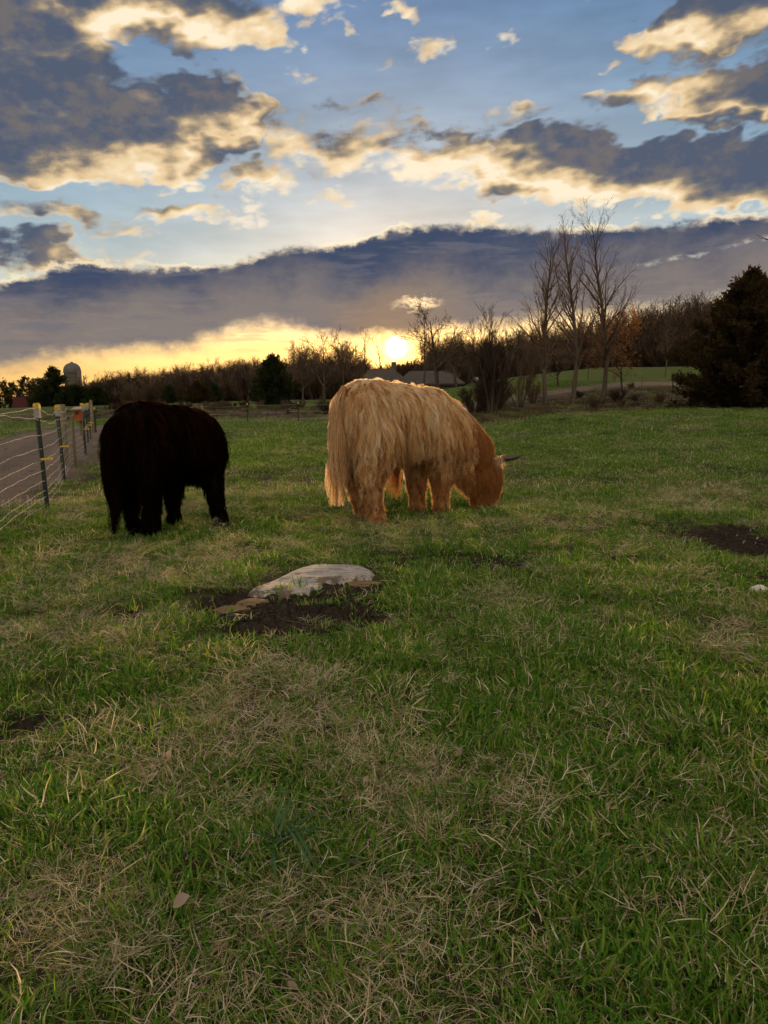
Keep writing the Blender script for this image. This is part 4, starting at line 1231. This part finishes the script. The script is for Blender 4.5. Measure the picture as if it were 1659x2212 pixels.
def silo():
    loc = on_ground(162, 200); zt = at(162, 787, 200).z; r_ = 2.2
    t = empty('silo', (loc.x, loc.y, loc.z - 1)); tag(t, 'tall grey farm silo with rounded metal dome on the left horizon', 'silo')
    H = zt - loc.z + 1; hw = H - r_ * .95
    MB().lathe([(r_, 0), (r_, hw)], n=40).build('wall', MATS['concrete'], t, smooth=True)
    d = MB().lathe([(r_ * 1.02 * math.cos(a), hw + .5 + r_ * .95 * math.sin(a) * .98) for a in np.linspace(0, math.pi / 2 - .05, 9)], n=32).build('dome', MATS['galvanised'], t, smooth=False)
    MB().lathe([(.35, hw + r_ * .95 + .38), (.35, hw + r_ * .95 + .6), (.0, hw + r_ * .95 + .72)], n=12).build('vent', MATS['galvanised'], d)
    MB().lathe([(r_ * 1.03, hw - .1), (r_ * 1.05, hw - .05), (r_ * 1.05, hw + .5), (r_ * 1.02, hw + .52)], n=40).build('collar', MATS['galvanised'], t)
    for z in np.arange(.8, hw - .3, .9): MB().lathe([(r_ * 1.0, z), (r_ * 1.012, z + .02), (r_ * 1.012, z + .08), (r_ * 1.0, z + .1)], n=40).build('hoop', MATS['galvanised'], t)
    MB().tube([(r_ * .92, -r_ * .62, 0), (r_ * .92, -r_ * .62, hw + .6)], .45, 10).build('chute', MATS['concrete'], t, smooth=True)
    MB().tube([(r_ * 1.35, -.2, 0), (r_ * 1.35, -.2, hw - .9)], .16, 8).build('filler_pipe', MATS['galvanised'], t, smooth=True)
    # smaller tower beyond
    loc = on_ground(214, 210); zt = at(214, 826, 210).z; H = zt - loc.z
    t = empty('feed_bin', loc); tag(t, 'small dark tower with a flat cap right of the silo', 'tower')
    MB().lathe([(.9, 0), (.9, H - 1.1)], n=20).build('wall', MATS['concrete'], t, smooth=True)
    MB().lathe([(.92, H - 1.1), (1.35, H - .9), (1.35, H - .35), (.9, H - .1), (0, H)], n=20).build('cap', MATS['roof_grey'], t)
silo()

def gable(name, label, cat, loc, rz, L, W, hw, hr, wall, roof, over=.3, windows=(), door=None, hip=0.0):
    t = empty(name, loc, rz); tag(t, label, cat)
    m = MB(); m.box((0, 0, hw / 2 - .3), (L, W, hw + .6))
    if not hip:
        for s in (-1, 1): m.add([(s * L / 2, -W / 2, hw), (s * L / 2, W / 2, hw), (s * L / 2, 0, hw + hr)], [(0, 1, 2)])
    m.build('wall', wall, t)
    x0, y0, hx = L / 2 + over, W / 2 + over, L / 2 + over - hip
    th = .14; zb = hw - over * hr / (W / 2)
    v = [(-x0, -y0, zb), (x0, -y0, zb), (x0, y0, zb), (-x0, y0, zb), (-hx, 0, hw + hr), (hx, 0, hw + hr)]
    v2 = [(a, b, c + th) for a, b, c in v]
    f = [(0, 1, 5, 4), (2, 3, 4, 5), (1, 2, 5), (3, 0, 4)]
    m = MB(); m.add(v + v2, [tuple(reversed(q)) for q in f] + [tuple(i + 6 for i in q) for q in f] + [(0, 6, 7, 1), (1, 7, 8, 2), (2, 8, 9, 3), (3, 9, 6, 0)])
    r_o = m.build('roof', roof, t)
    for (x, z, w, h) in windows:
        wn = MB().box((x, -W / 2 - .03, z), (w, .06, h)).build('window', MATS['siding'], t)
        MB().box((x, -W / 2 - .07, z), (w - .16, .03, h - .16)).build('pane', MATS['dark_glass'], wn)
    if door: MB().box((door[0], -W / 2 - .04, door[2] / 2), (door[1], .08, door[2])).build('door', MATS['siding'], t)
    return t, r_o
b = on_ground(76, 104)
gable('barn', 'dark red barn behind the fence wires at the left edge', 'barn', (b.x, b.y, b.z), R(18), 4.6, 4.0, 1.6, 1.35, MATS['barn_red'], MATS['barn_red'], windows=[(-1.6, 1.0, .7, .6)], door=(1.2, 1.6, 1.4))
b = on_ground(826, 76); hz = at(826, 797, 76).z - b.z
t, r_o = gable('house', 'low grey hip roofed house just below the setting sun', 'house', (b.x, b.y, b.z), 0, 5.6, 5.0, hz - 1.75, 1.65, MATS['siding'], MATS['roof_grey'], over=.5, hip=2.2, windows=[(-1.6, 1.2, .8, .9), (1.5, 1.2, .8, .9)])
MB().box((1.2, .6, hz + .2), (.5, .5, 1.0)).build('chimney', MATS['concrete'], r_o)
b = on_ground(925, 77)
hz2 = at(925, 822, 77).z - b.z
gable('garage', 'long low garage roof right of the grey house', 'garage', (b.x, b.y, b.z), 0, 6.0, 5.0, max(hz2 - 1.2, .8), 1.1, MATS['siding'], MATS['roof_grey'], over=.5, hip=1.6, door=(0, 2.4, max(hz2 - 1.4, .7)))

def vehicle(name, label, cat, loc, rz, paint, pickup=False):
    t = empty(name, loc, rz); tag(t, label, cat)
    L, W = (5.0, 1.9) if pickup else (4.4, 1.75)
    side = [(-L / 2, .45), (-L / 2, .95), (-L / 2 + .1, 1.02), (L * .16, 1.02), (L / 2 - .15, .88), (L / 2, .72), (L / 2, .42)]
    def prism(pr, w0, w1, nm, mat, par):
        m = MB(); n = len(pr); zs = [z for _, z in pr]; zl, zh = min(zs), max(zs)
        wv = [w0 + (w1 - w0) * (z - zl) / max(zh - zl, 1e-6) for z in zs]
        m.add([(x, -w / 2, z) for (x, z), w in zip(pr, wv)] + [(x, w / 2, z) for (x, z), w in zip(pr, wv)],
              [tuple(range(n)), tuple(reversed(range(n, 2 * n)))] + [(i, i + n, (i + 1) % n + n, (i + 1) % n) for i in range(n)])
        return m.build(nm, mat, par, bevel=.04)
    prism(side, W, W * .96, 'body', paint, t)
    cab = [(-.2, 1.0), (-.1, 1.62), (.15, 1.72), (.95, 1.70), (1.55, 1.0)] if pickup else [(-L * .36, 1.0), (-L * .26, 1.42), (-L * .1, 1.47), (L * .08, 1.44), (L * .24, 1.0)]
    c = prism(cab, W * .94, W * .74, 'cab', paint, t)
    gl = [(x * .9 + .03, 1.06 + (z - 1.0) * .78) for x, z in cab]
    prism(gl, W * .955, W * .78, 'window', MATS['dark_glass'], c)
    for sx in (-1, 1):
        for sy in (-1, 1):
            M_ = Matrix.Translation((sx * L * .31, sy * (W / 2 - .11), .33)) @ Matrix.Rotation(R(90), 4, 'X')
            for nm, pr, mt, par in (('wheel', [(.0, -.11), (.30, -.11), (.33, -.07), (.33, .07), (.30, .11), (.0, .11)], 'tyre', t),):
                m = MB().lathe(pr, n=16); m.v = [tuple(M_ @ Vector(q)) for q in m.v]; w = m.build(nm, MATS[mt], par)
                m = MB().lathe([(0, -.115), (.19, -.118), (.19, .118), (0, .115)], n=12); m.v = [tuple(M_ @ Vector(q)) for q in m.v]; m.build('rim', MATS['galvanised'], w)
    for sy in (-1, 1): MB().box((L / 2 + .005, sy * W * .34, .68), (.04, .34, .14)).build('headlight', MATS['white_paint'], t)
    return t
p = on_ground(16, 118); vehicle('parked_car', 'pale car parked by the red barn at the left edge', 'car', p, R(-150), MATS['grey_paint'])
p = on_ground(246, 112); vehicle('pickup_truck', 'white pickup parked below the trees, just left of the black cow', 'truck', p, R(-80), MATS['white_paint'], True)
p = on_ground(228, 120); vehicle('parked_car', 'grey car parked left of the white pickup', 'car', p, R(-170), MATS['grey_paint'])
p = on_ground(1000, 108); vehicle('parked_car', 'grey car parked by the garage behind the tan cow neck', 'car', p, R(170), MATS['grey_paint'])

# ------------------------------------------------------------------ fences
material('post_green', lambda x: bsdf(x, x.mix(x.noise(obj_pos(x), 30, 4), (.010, .022, .020), (.03, .045, .040)), .6, .3))
material('post_tip', lambda x: bsdf(x, x.mix(x.noise(obj_pos(x), 40, 4), (.18, .19, .18), (.36, .37, .35)), .6, .3))
material('yellow_plastic', lambda x: bsdf(x, x.mix(x.noise(obj_pos(x), 12, 2), (.46, .31, .02), (.60, .42, .04)), .45, .4))
material('wood_post', lambda x: bsdf(x, x.mix(x.noise(x.v('MULTIPLY', obj_pos(x), (9, 9, .7)), 4, 5, .65), (.075, .065, .038), (.24, .20, .125)), .9, .1, bump=x.noise(x.v('MULTIPLY', obj_pos(x), (12, 12, .5)), 5, 4), bump_d=.01))
material('rope', lambda x: bsdf(x, x.mix(x.ss(x.noise(obj_pos(x), 60, 2), .4, .6), (.16, .15, .13), (.62, .59, .54)), .7, .2))
material('steel_wire', lambda x: bsdf(x, (.24, .23, .22), .5, .4, .6))

def t_post(fence, p, h, cap=True, clip=None, tip=True, lean=0.0):
    M_ = Matrix.Rotation(lean, 3, 'Y')
    m = MB(); w = .018
    m.box((0, 0, h / 2 - .15), (.05, .008, h + .3)); m.box((0, .022, h / 2 - .15), (.008, .036, h + .3))
    for z in np.arange(.08, h - .12, .055): m.box((.0, -.010, z), (.022, .012, .02))
    m.v = [tuple(M_ @ Vector(q)) for q in m.v]
    post = m.build('fence_post', MATS['post_green'], fence, p)
    if tip:
        q = MB().box((0, .006, h - .045), (.056, .05, .10)); q.v = [tuple(M_ @ Vector(v)) for v in q.v]; q.build('painted_tip', MATS['post_tip'], post)
    if cap:
        q = MB().box((0, .005, h + .025), (.062, .056, .06)).box((.0, -.038, h + .035), (.04, .022, .03)).box((.0, .005, h + .062), (.05, .045, .010))
        q.v = [tuple(M_ @ Vector(v)) for v in q.v]; q.build('insulator_cap', MATS['yellow_plastic'], post, bevel=.006)
    if clip:
        q = MB().box((.055, -.02, clip), (.12, .022, .02)).box((.115, -.03, clip), (.024, .03, .03)); q.v = [tuple(M_ @ Vector(v)) for v in q.v]; q.build('insulator_clip', MATS['yellow_plastic'], post, bevel=.004)
    return post

def strand(fence, pts, zs, rad, sag, mat='rope', wob=.01, name='rope_strand', seed=0):
    g = np.random.default_rng(seed); P = []
    for i in range(len(pts) - 1):
        a, b_ = Vector(pts[i]), Vector(pts[i + 1]); za, zb = zs[i], zs[i + 1]
        n = 14
        for k in range(n + (i == len(pts) - 2)):
            t = k / n; q = a.lerp(b_, t)
            gz = float(height(q.x, q.y))
            P.append((q.x + g.normal(0, wob * .4), q.y + g.normal(0, wob * .4), gz + za + (zb - za) * t - sag * 4 * t * (1 - t) * (0.7 + .6 * ((i * 7) % 3) / 3) + g.normal(0, wob * .5)))
    return MB().tube(P, rad, 4, cap=False).build(name, MATS[mat], fence)

def near_fence():
    F = empty('wire_fence', (0, 0, 0)); tag(F, 'fence of rope strands on dark metal posts with yellow caps, beside the gravel road', 'fence')
    xy = [(-3.0, 5.0), (-3.72, 8.09), (-4.68, 10.8), (-5.5, 13.0), (-6.35, 15.8), (-7.4, 18.4), (-7.9, 19.9), (-8.45, 21.5), (-9.7, 25.0)]
    pts = [(x, y, float(height(x, y))) for x, y in xy]
    hs = [1.1, 1.08, 1.06, 1.02, 1.02, 1.02, 1.0, 1.0, 1.0]
    for i in (0, 1, 2, 4, 5, 6, 7): t_post(F, pts[i], hs[i], True, [.5, .54, .53, 0, .55, .5, .5, .5][i], lean=R([0, -1, -1, 0, 1, 0, 1, -1][i]))
    w = MB().tube([(-.02, 0, -.2), (0, 0, .5), (.01, 0, 1.10)], [.075, .072, .068], 10).build('wooden_post', MATS['wood_post'], F, (pts[3][0] - .09, pts[3][1], pts[3][2]), smooth=True)
    MB().tube([(0, 0, -.2), (0, 0, .88)], .028, 8).build('steel_post', MATS['wood_post'], F, (pts[3][0] + .13, pts[3][1] - .1, pts[3][2]), smooth=True)
    MB().tube([(0, 0, -.2), (-.03, 0, 1.12)], [.06, .05], 8).build('wooden_post', MATS['wood_post'], F, pts[8], smooth=True)
    top = [hs[i] + .02 for i in range(9)]
    strand(F, pts, [1.16] + top[1:], .003, .09, seed=1)
    strand(F, pts, [1.22, .96, .93, .9, .9, .9, .9, .9, .9], .003, .05, seed=2)
    for k, z in enumerate([.80, .655, .525, .415, .30, .20, .125, .045]):
        strand(F, pts, [z * 1.04] + [z] * 8, .0024 if k < 8 else .003, .012 + .006 * (k % 3), seed=10 + k)
    # fine upright stays of the netting, one mesh: hair thin and past counting
    m = MB()
    for i in range(4):
        a, b_ = Vector(pts[i]), Vector(pts[i + 1]); n = int((b_ - a).length / .15)
        for k in range(1, n):
            q = a.lerp(b_, k / n); z = float(height(q.x, q.y))
            m.tube([(q.x, q.y, z + .02), (q.x + .003, q.y, z + (.93 if i else 1.0))], .0013, 3, cap=False)
    o = m.build('netting_stays', MATS['steel_wire'], F); o['kind'] = 'stuff'
near_fence()

def far_fence():
    F = empty('far_fence', (0, 0, 0)); tag(F, 'low far fence of thin posts along the road between the two cows', 'fence')
    xy = [(-9.75, 25.3), (-8.8, 28.0), (-7.45, 31), (-6.0, 33.2), (-3.9, 34.6), (-1.0, 35.6), (2.5, 37.5)]
    pts = [(x, y, float(height(x, y))) for x, y in xy]
    for i in (0, 1, 3, 4, 5, 6): t_post(F, pts[i], .8, True, None, False)
    MB().tube([(0, 0, -.2), (-.03, 0, .85)], [.05, .045], 8).build('wooden_post', MATS['wood_post'], F, pts[2], smooth=True)
    strand(F, pts, [.78] * 7, .004, .05, seed=30); strand(F, pts, [.45] * 7, .004, .03, seed=31)
far_fence()
lawn_posts = [(1205, 58, 'thin stake on the green slope between the left and middle poplars'), (1270, 60, 'thin stake on the green slope between middle and right poplars'), (1386, 57, 'pale stake on the green slope right of the brown oak'), (1452, 56, 'stake on the green slope beside the juniper left tip')]
for px, Y, lb in lawn_posts:
    q = on_ground(px, Y); o = empty('fence_stake', q); tag(o, lb, 'stake', 'stakes along the green slope')
    MB().box((0, 0, .45), (.05, .05, 1.3)).build('stake', MATS['wood_post'] if px == 1386 else MATS['post_green'], o)
    MB().box((0, 0, 1.12), (.07, .07, .06)).build('insulator_cap', MATS['post_tip'], o)

def birdhouse():
    p = gp(178, 1012); q = at(169, 893, p.y - .05)
    t = empty('birdhouse', q); tag(t, 'small red birdhouse with pale flat roof on the fence post', 'birdhouse')
    MB().box((0, 0, -.03), (.115, .12, .19)).build('box', MATS['birdhouse_red'], t, bevel=.004)
    MB().box((0, -.02, .085), (.155, .19, .024), Matrix.Rotation(R(10), 3, 'X')).build('roof', MATS['pale_board'], t, bevel=.003)
    MB().lathe([(0, 0), (.018, 0), (.018, .004), (0, .004)], n=12).build('entrance_hole', MATS['tyre'], t).matrix_local = Matrix.Translation((0, -.062, .0)) @ Matrix.Rotation(R(90), 4, 'X')
    MB().box((0, .09, -.18), (.045, .045, .42)).build('mount', MATS['wood_post'], t)
material('birdhouse_red', lambda x: bsdf(x, x.mix(x.noise(obj_pos(x), 20, 3), (.20, .055, .025), (.30, .09, .04)), .8, .2))
material('pale_board', lambda x: bsdf(x, x.mix(x.noise(x.v('MULTIPLY', obj_pos(x), (1, 8, 1)), 12, 3), (.30, .22, .17), (.46, .36, .29)), .8, .2))
birdhouse()

# ------------------------------------------------------------------ stump, clods and small things in the grass
material('stump_wood', lambda x: (lambda p, gr: bsdf(x, x.mix(x.mul(x.ss(x.add(x.noise(p, 6, 5, .7), x.mul(x.sep(p)[1], -.35)), .53, .63), .85), x.mix(x.ss(gr, .28, .6), (.10, .085, .075), (.62, .57, .53)), (.12, .085, .055)), .85, .15, bump=gr, bump_d=.03, bump_s=1.0))(obj_pos(x), x.noise(x.v('MULTIPLY', x.v('ADD', obj_pos(x), x.v('SCALE', x.noise(obj_pos(x), 3, 2, color=True), sc=.12)), (3, 28, 6)), 3.5, 6, .68)))
material('rotten_wood', lambda x: bsdf(x, x.mix(x.noise(x.v('MULTIPLY', obj_pos(x), (3, 22, 9)), 4, 5, .65), (.06, .038, .022), (.28, .20, .12)), .9, .1, bump=x.noise(x.v('MULTIPLY', obj_pos(x), (3, 22, 9)), 6, 4), bump_d=.015))
material('soil', lambda x: bsdf(x, x.mix(x.noise(obj_pos(x), 25, 4, .7), (.014, .011, .009), (.060, .047, .037)), .95, .1, bump=x.noise(obj_pos(x), 40, 4), bump_d=.01))
material('dark_hollow', lambda x: bsdf(x, x.mix(x.noise(obj_pos(x), 14, 3), (.006, .006, .008), (.02, .02, .025)), .7, .2))
material('stone', lambda x: bsdf(x, x.mix(x.noise(obj_pos(x), 20, 4), (.42, .40, .37), (.66, .64, .60)), .8, .2, bump=x.noise(obj_pos(x), 30, 3), bump_d=.01))
material('dead_leaf', lambda x: leafy(x, x.mix(x.noise(obj_pos(x), 30, 3), (.20, .15, .11), (.40, .33, .27)), .25))

def stump():
    g = np.random.default_rng(4)
    c = gp(690, 1252)
    t = empty('tree_stump', c); tag(t, 'weathered grey stump cut level with the ground, soil in front', 'stump')
    outline = [gp(px, py) - c for px, py in [(505, 1284), (560, 1268), (610, 1246), (650, 1228), (700, 1221), (730, 1224), (770, 1221), (800, 1226), (832, 1240), (800, 1252), (760, 1256), (720, 1262), (690, 1276), (640, 1290), (580, 1296), (530, 1296)]]
    n = len(outline); rings = 7
    v, f = [], []
    m = Vector((sum(p.x for p in outline) / n, sum(p.y for p in outline) / n, 0))
    for k in range(rings + 1):
        u = 1 - k / rings * .93
        for i, p in enumerate(outline):
            q = m.lerp(Vector((p.x, p.y, 0)), u)
            w = c + q
            z = float(height(w.x, w.y)) - c.z + .022 + .004 * (1 - u ** 2) + .04 * (float(fbm(w.x / .13, w.y / .045, 3, 4)) - .5) * (0 if k < 2 else 1) - (.09 if k == 0 else 0) + .015 * (q.y + .1)
            v.append((q.x, q.y, z))
    for k in range(rings):
        for i in range(n): f.append((k * n + i, k * n + (i + 1) % n, (k + 1) * n + (i + 1) % n, (k + 1) * n + i))
    f.append(tuple(rings * n + i for i in range(n)))
    o = link('cut_face', mesh('cut_face', v, f), MATS['stump_wood'], t, smooth=True)
    sb = o.modifiers.new('s', 'SUBSURF'); sb.levels = sb.render_levels = 2
    def chunk(px, py, sx, sy, sz, rz, mat, name):
        q = gp(px, py) - c
        bm = bmesh.new(); bmesh.ops.create_icosphere(bm, subdivisions=3, radius=1)
        for vv in bm.verts:
            nn = float(fbm(vv.co.x * 1.6 + px, vv.co.y * 1.6 + vv.co.z * 2, 5, 3)) - .5
            vv.co = vv.co * (1 + .55 * nn)
        bmesh.ops.transform(bm, matrix=Matrix.Translation(q) @ Matrix.Rotation(rz, 4, 'Z') @ Matrix.Diagonal((sx, sy, sz, 1)), verts=bm.verts)
        me = bpy.data.meshes.new(name); bm.to_mesh(me); bm.free()
        return link(name, me, mat, t)
    chunk(545, 1306, .10, .06, .035, .4, MATS['rotten_wood'], 'rotten_slab')
    chunk(500, 1318, .11, .07, .025, .1, MATS['rotten_wood'], 'rotten_slab')
    chunk(455, 1270, .09, .035, .02, .1, MATS['rotten_wood'], 'rotten_slab')
    chunk(790, 1262, .12, .04, .02, -.1, MATS['rotten_wood'], 'rotten_slab')
    chunk(505, 1338, .085, .05, .028, .25, MATS['dark_hollow'], 'hollow')
stump()

def lumps():
    g = np.random.default_rng(17)
    src = []
    for k in range(4):
        bm = bmesh.new(); bmesh.ops.create_icosphere(bm, subdivisions=2, radius=1)
        for vv in bm.verts: vv.co = vv.co * (1 + .7 * (float(fbm(vv.co.x * 1.5 + k * 9, vv.co.y * 1.5 + vv.co.z, k, 3)) - .5)) * (1 if vv.co.z > 0 else .7)
        me = bpy.data.meshes.new('clod'); bm.to_mesh(me); bm.free(); src.append((me, MATS['soil']))
    P, Rt, S, I = [], [], [], []
    for (cx, cy_, rx, ry, w) in SOIL:
        n = int(min(1500, 150 + 6000 * rx * ry))
        a, r_ = g.uniform(0, 6.28, n), np.sqrt(g.random(n)) * 1.05
        x, y = cx + np.cos(a) * r_ * rx, cy_ + np.sin(a) * r_ * ry
        s = g.gamma(1.6, .0055, n) + .003
        for q in zip(x, y, height(x, y) - .015, s): P.append(q[:3]); S.append((q[3], q[3], q[3] * .7)); Rt.append(tuple(g.uniform(0, 6.28, 3))); I.append(g.integers(0, 4))
    scatter('soil_clods', P, Rt, S, I, src, 'crumbly dark soil clods on the bare patches round the stump', 'soil')
    # leaf litter
    lv = []
    for k in range(4):
        v, f = [], []
        n = 5
        for i in range(n + 1):
            t_ = i / n; w = .35 * math.sin(math.pi * min(t_ * .95 + .03, 1)) ** .8
            zc = .25 * math.sin(t_ * 2.2 + k)
            v += [(t_ - .5, -w, zc + .25 * w * (1 + .5 * k)), (t_ - .5, 0, zc), (t_ - .5, w, zc + .3 * w)]
        for i in range(n):
            for j in range(2): f.append((i * 3 + j, i * 3 + j + 1, (i + 1) * 3 + j + 1, (i + 1) * 3 + j))
        lv.append((mesh('litter', v, f), MATS['dead_leaf']))
    n = 420; x, y = in_view(n, 1.0, 9.0)
    s = g.uniform(.012, .035, n)
    scatter('leaf_litter', np.stack([x, y, height(x, y) + .025], 1), np.stack([g.normal(0, .5, n), g.normal(0, .5, n), g.uniform(0, 6.28, n)], 1), np.stack([s, s * .8, s], 1), g.integers(0, 4, n), lv, 'scattered bits of dead grey brown leaf in the grass', 'leaves')
    return lv
LEAVES = lumps()

def rock(name, label, cat, px, py, size, mat, seed, lift=.3):
    q = gp(px, py); bm = bmesh.new(); bmesh.ops.create_icosphere(bm, subdivisions=3, radius=1)
    for vv in bm.verts: vv.co = vv.co * (1 + .6 * (float(fbm(vv.co.x * 1.3 + seed, vv.co.y * 1.3 + vv.co.z * 1.7, seed, 3)) - .5))
    bmesh.ops.transform(bm, matrix=Matrix.Diagonal((*size, 1)), verts=bm.verts)
    me = bpy.data.meshes.new(name); bm.to_mesh(me); bm.free()
    tag(link(name, me, mat, loc=q + Vector((0, 0, size[2] * lift)), smooth=True), label, cat)
rock('stone', 'white stone lying in bare soil at the right edge', 'stone', 1641, 1282, (.055, .035, .028), MATS['stone'], 3, .8)
rock('stone', 'small round brown stone in the soil below the stump', 'stone', 948 * .9 + 90 - 0, 1352, (.022, .02, .016), MATS['soil'], 5)
def leaf(label, px, py, s, rot, lift=.05):
    q = gp(px, py)
    o = link('dead_leaf', LEAVES[0][0].copy(), None, loc=q + Vector((0, 0, lift))); o.scale = (s, s, s * 1.3); o.rotation_euler = rot
    tag(o, label, 'leaf', 'dead leaves lying in the grass')
leaf('curled grey dead leaf in the grass near the bottom left', 396, 1996, .042, (.5, -.3, .4), .055)
leaf('small pale dead leaf near the centre of the lower half', 790, 1730, .028, (.3, .4, 1.1), .06)
leaf('upright brown dead leaf left of the broad grass blades', 372, 1668, .035, (.2, -1.1, .9), .06)
def big_clump(px, py, n, seed, lo, hi, wmin, wmax, tone=(.02, .16)):
    random.seed(seed); P, Q, T = [], [], []
    for _ in range(n):
        a = random.uniform(0, 6.28); r_ = .06 * random.random() ** .5
        blade(P, Q, T, (r_ * math.cos(a), r_ * math.sin(a)), random.uniform(0, 6.28), random.uniform(lo, hi), random.uniform(wmin, wmax), random.uniform(.4, 1.15), random.uniform(.3, 1.0), 7, random.uniform(*tone), random.uniform(-.7, .7))
    me = np_mesh('clump', np.array(P), np.array(Q)); at_ = me.attributes.new('tone', 'FLOAT', 'POINT'); at_.data.foreach_set('value', np.array(T, np.float32))
    return link('grass_clump', me, MATS['clump'], loc=gp(px, py))
material('clump', lambda x: leafy(x, x.ramp(attr(x, 'tone'), [(0, (.05, .115, .055)), (.16, (.085, .15, .07)), (1, (.3, .25, .15))]), .3))
tag(big_clump(585, 1838, 17, 1, .14, .24, .008, .015), 'clump of broad blue green blades in the lower middle of the field', 'grass clump')
tag(big_clump(730, 1905, 9, 2, .12, .2, .008, .014), 'second broad bladed clump, lower right of the blue green one', 'grass clump')
tag(big_clump(1090, 1290, 12, 3, .06, .12, .012, .02, (.3, .3)), 'broad leaved weed growing right of the stump soil', 'weed')
tag(big_clump(965, 1310, 10, 5, .04, .08, .01, .016), 'small leafy weed at the front edge of the stump soil', 'weed')
tag(big_clump(335, 1375, 12, 6, .08, .14, .008, .014), 'broad bladed grass clump left below the stump', 'grass clump')
def stem():
    a = gp(1095, 1062)
    m = MB(); m.tube([a + Vector(q) for q in [(0, 0, 0), (.05, .02, .10), (.12, .03, .07), (.2, .03, .06), (.29, .05, .09), (.36, .06, .04), (.42, .05, .01)]], [.004, .004, .0035, .003, .003, .002, .002], 5)
    m.tube([a + Vector(q) for q in [(.2, .03, .06), (.25, .03, .12), (.31, .02, .14), (.36, .02, .13)]], .002, 4)
    o = m.build('dead_twig', MATS['twig']); tag(o, 'thin curly dead stem in the grass in front of the tan cow face', 'stem')
stem()
# round green tub at the right edge, by the juniper
def tub():
    q = on_ground(1662, 40.5); t = empty('plastic_tub', q); tag(t, 'rounded green plastic tub at the right edge under the juniper', 'tub')
    MB().lathe([(.0, .52), (.16, .50), (.28, .42), (.35, .28), (.38, .1), (.38, 0)], n=28).build('shell', MATS['green_plastic'], t, smooth=True)
    MB().lathe([(.38, 0), (.42, .0), (.42, .05), (.38, .05)], n=28).build('rim', MATS['green_plastic'], t)
material('green_plastic', lambda x: bsdf(x, (.012, .22, .085), .35, .5))
tub()
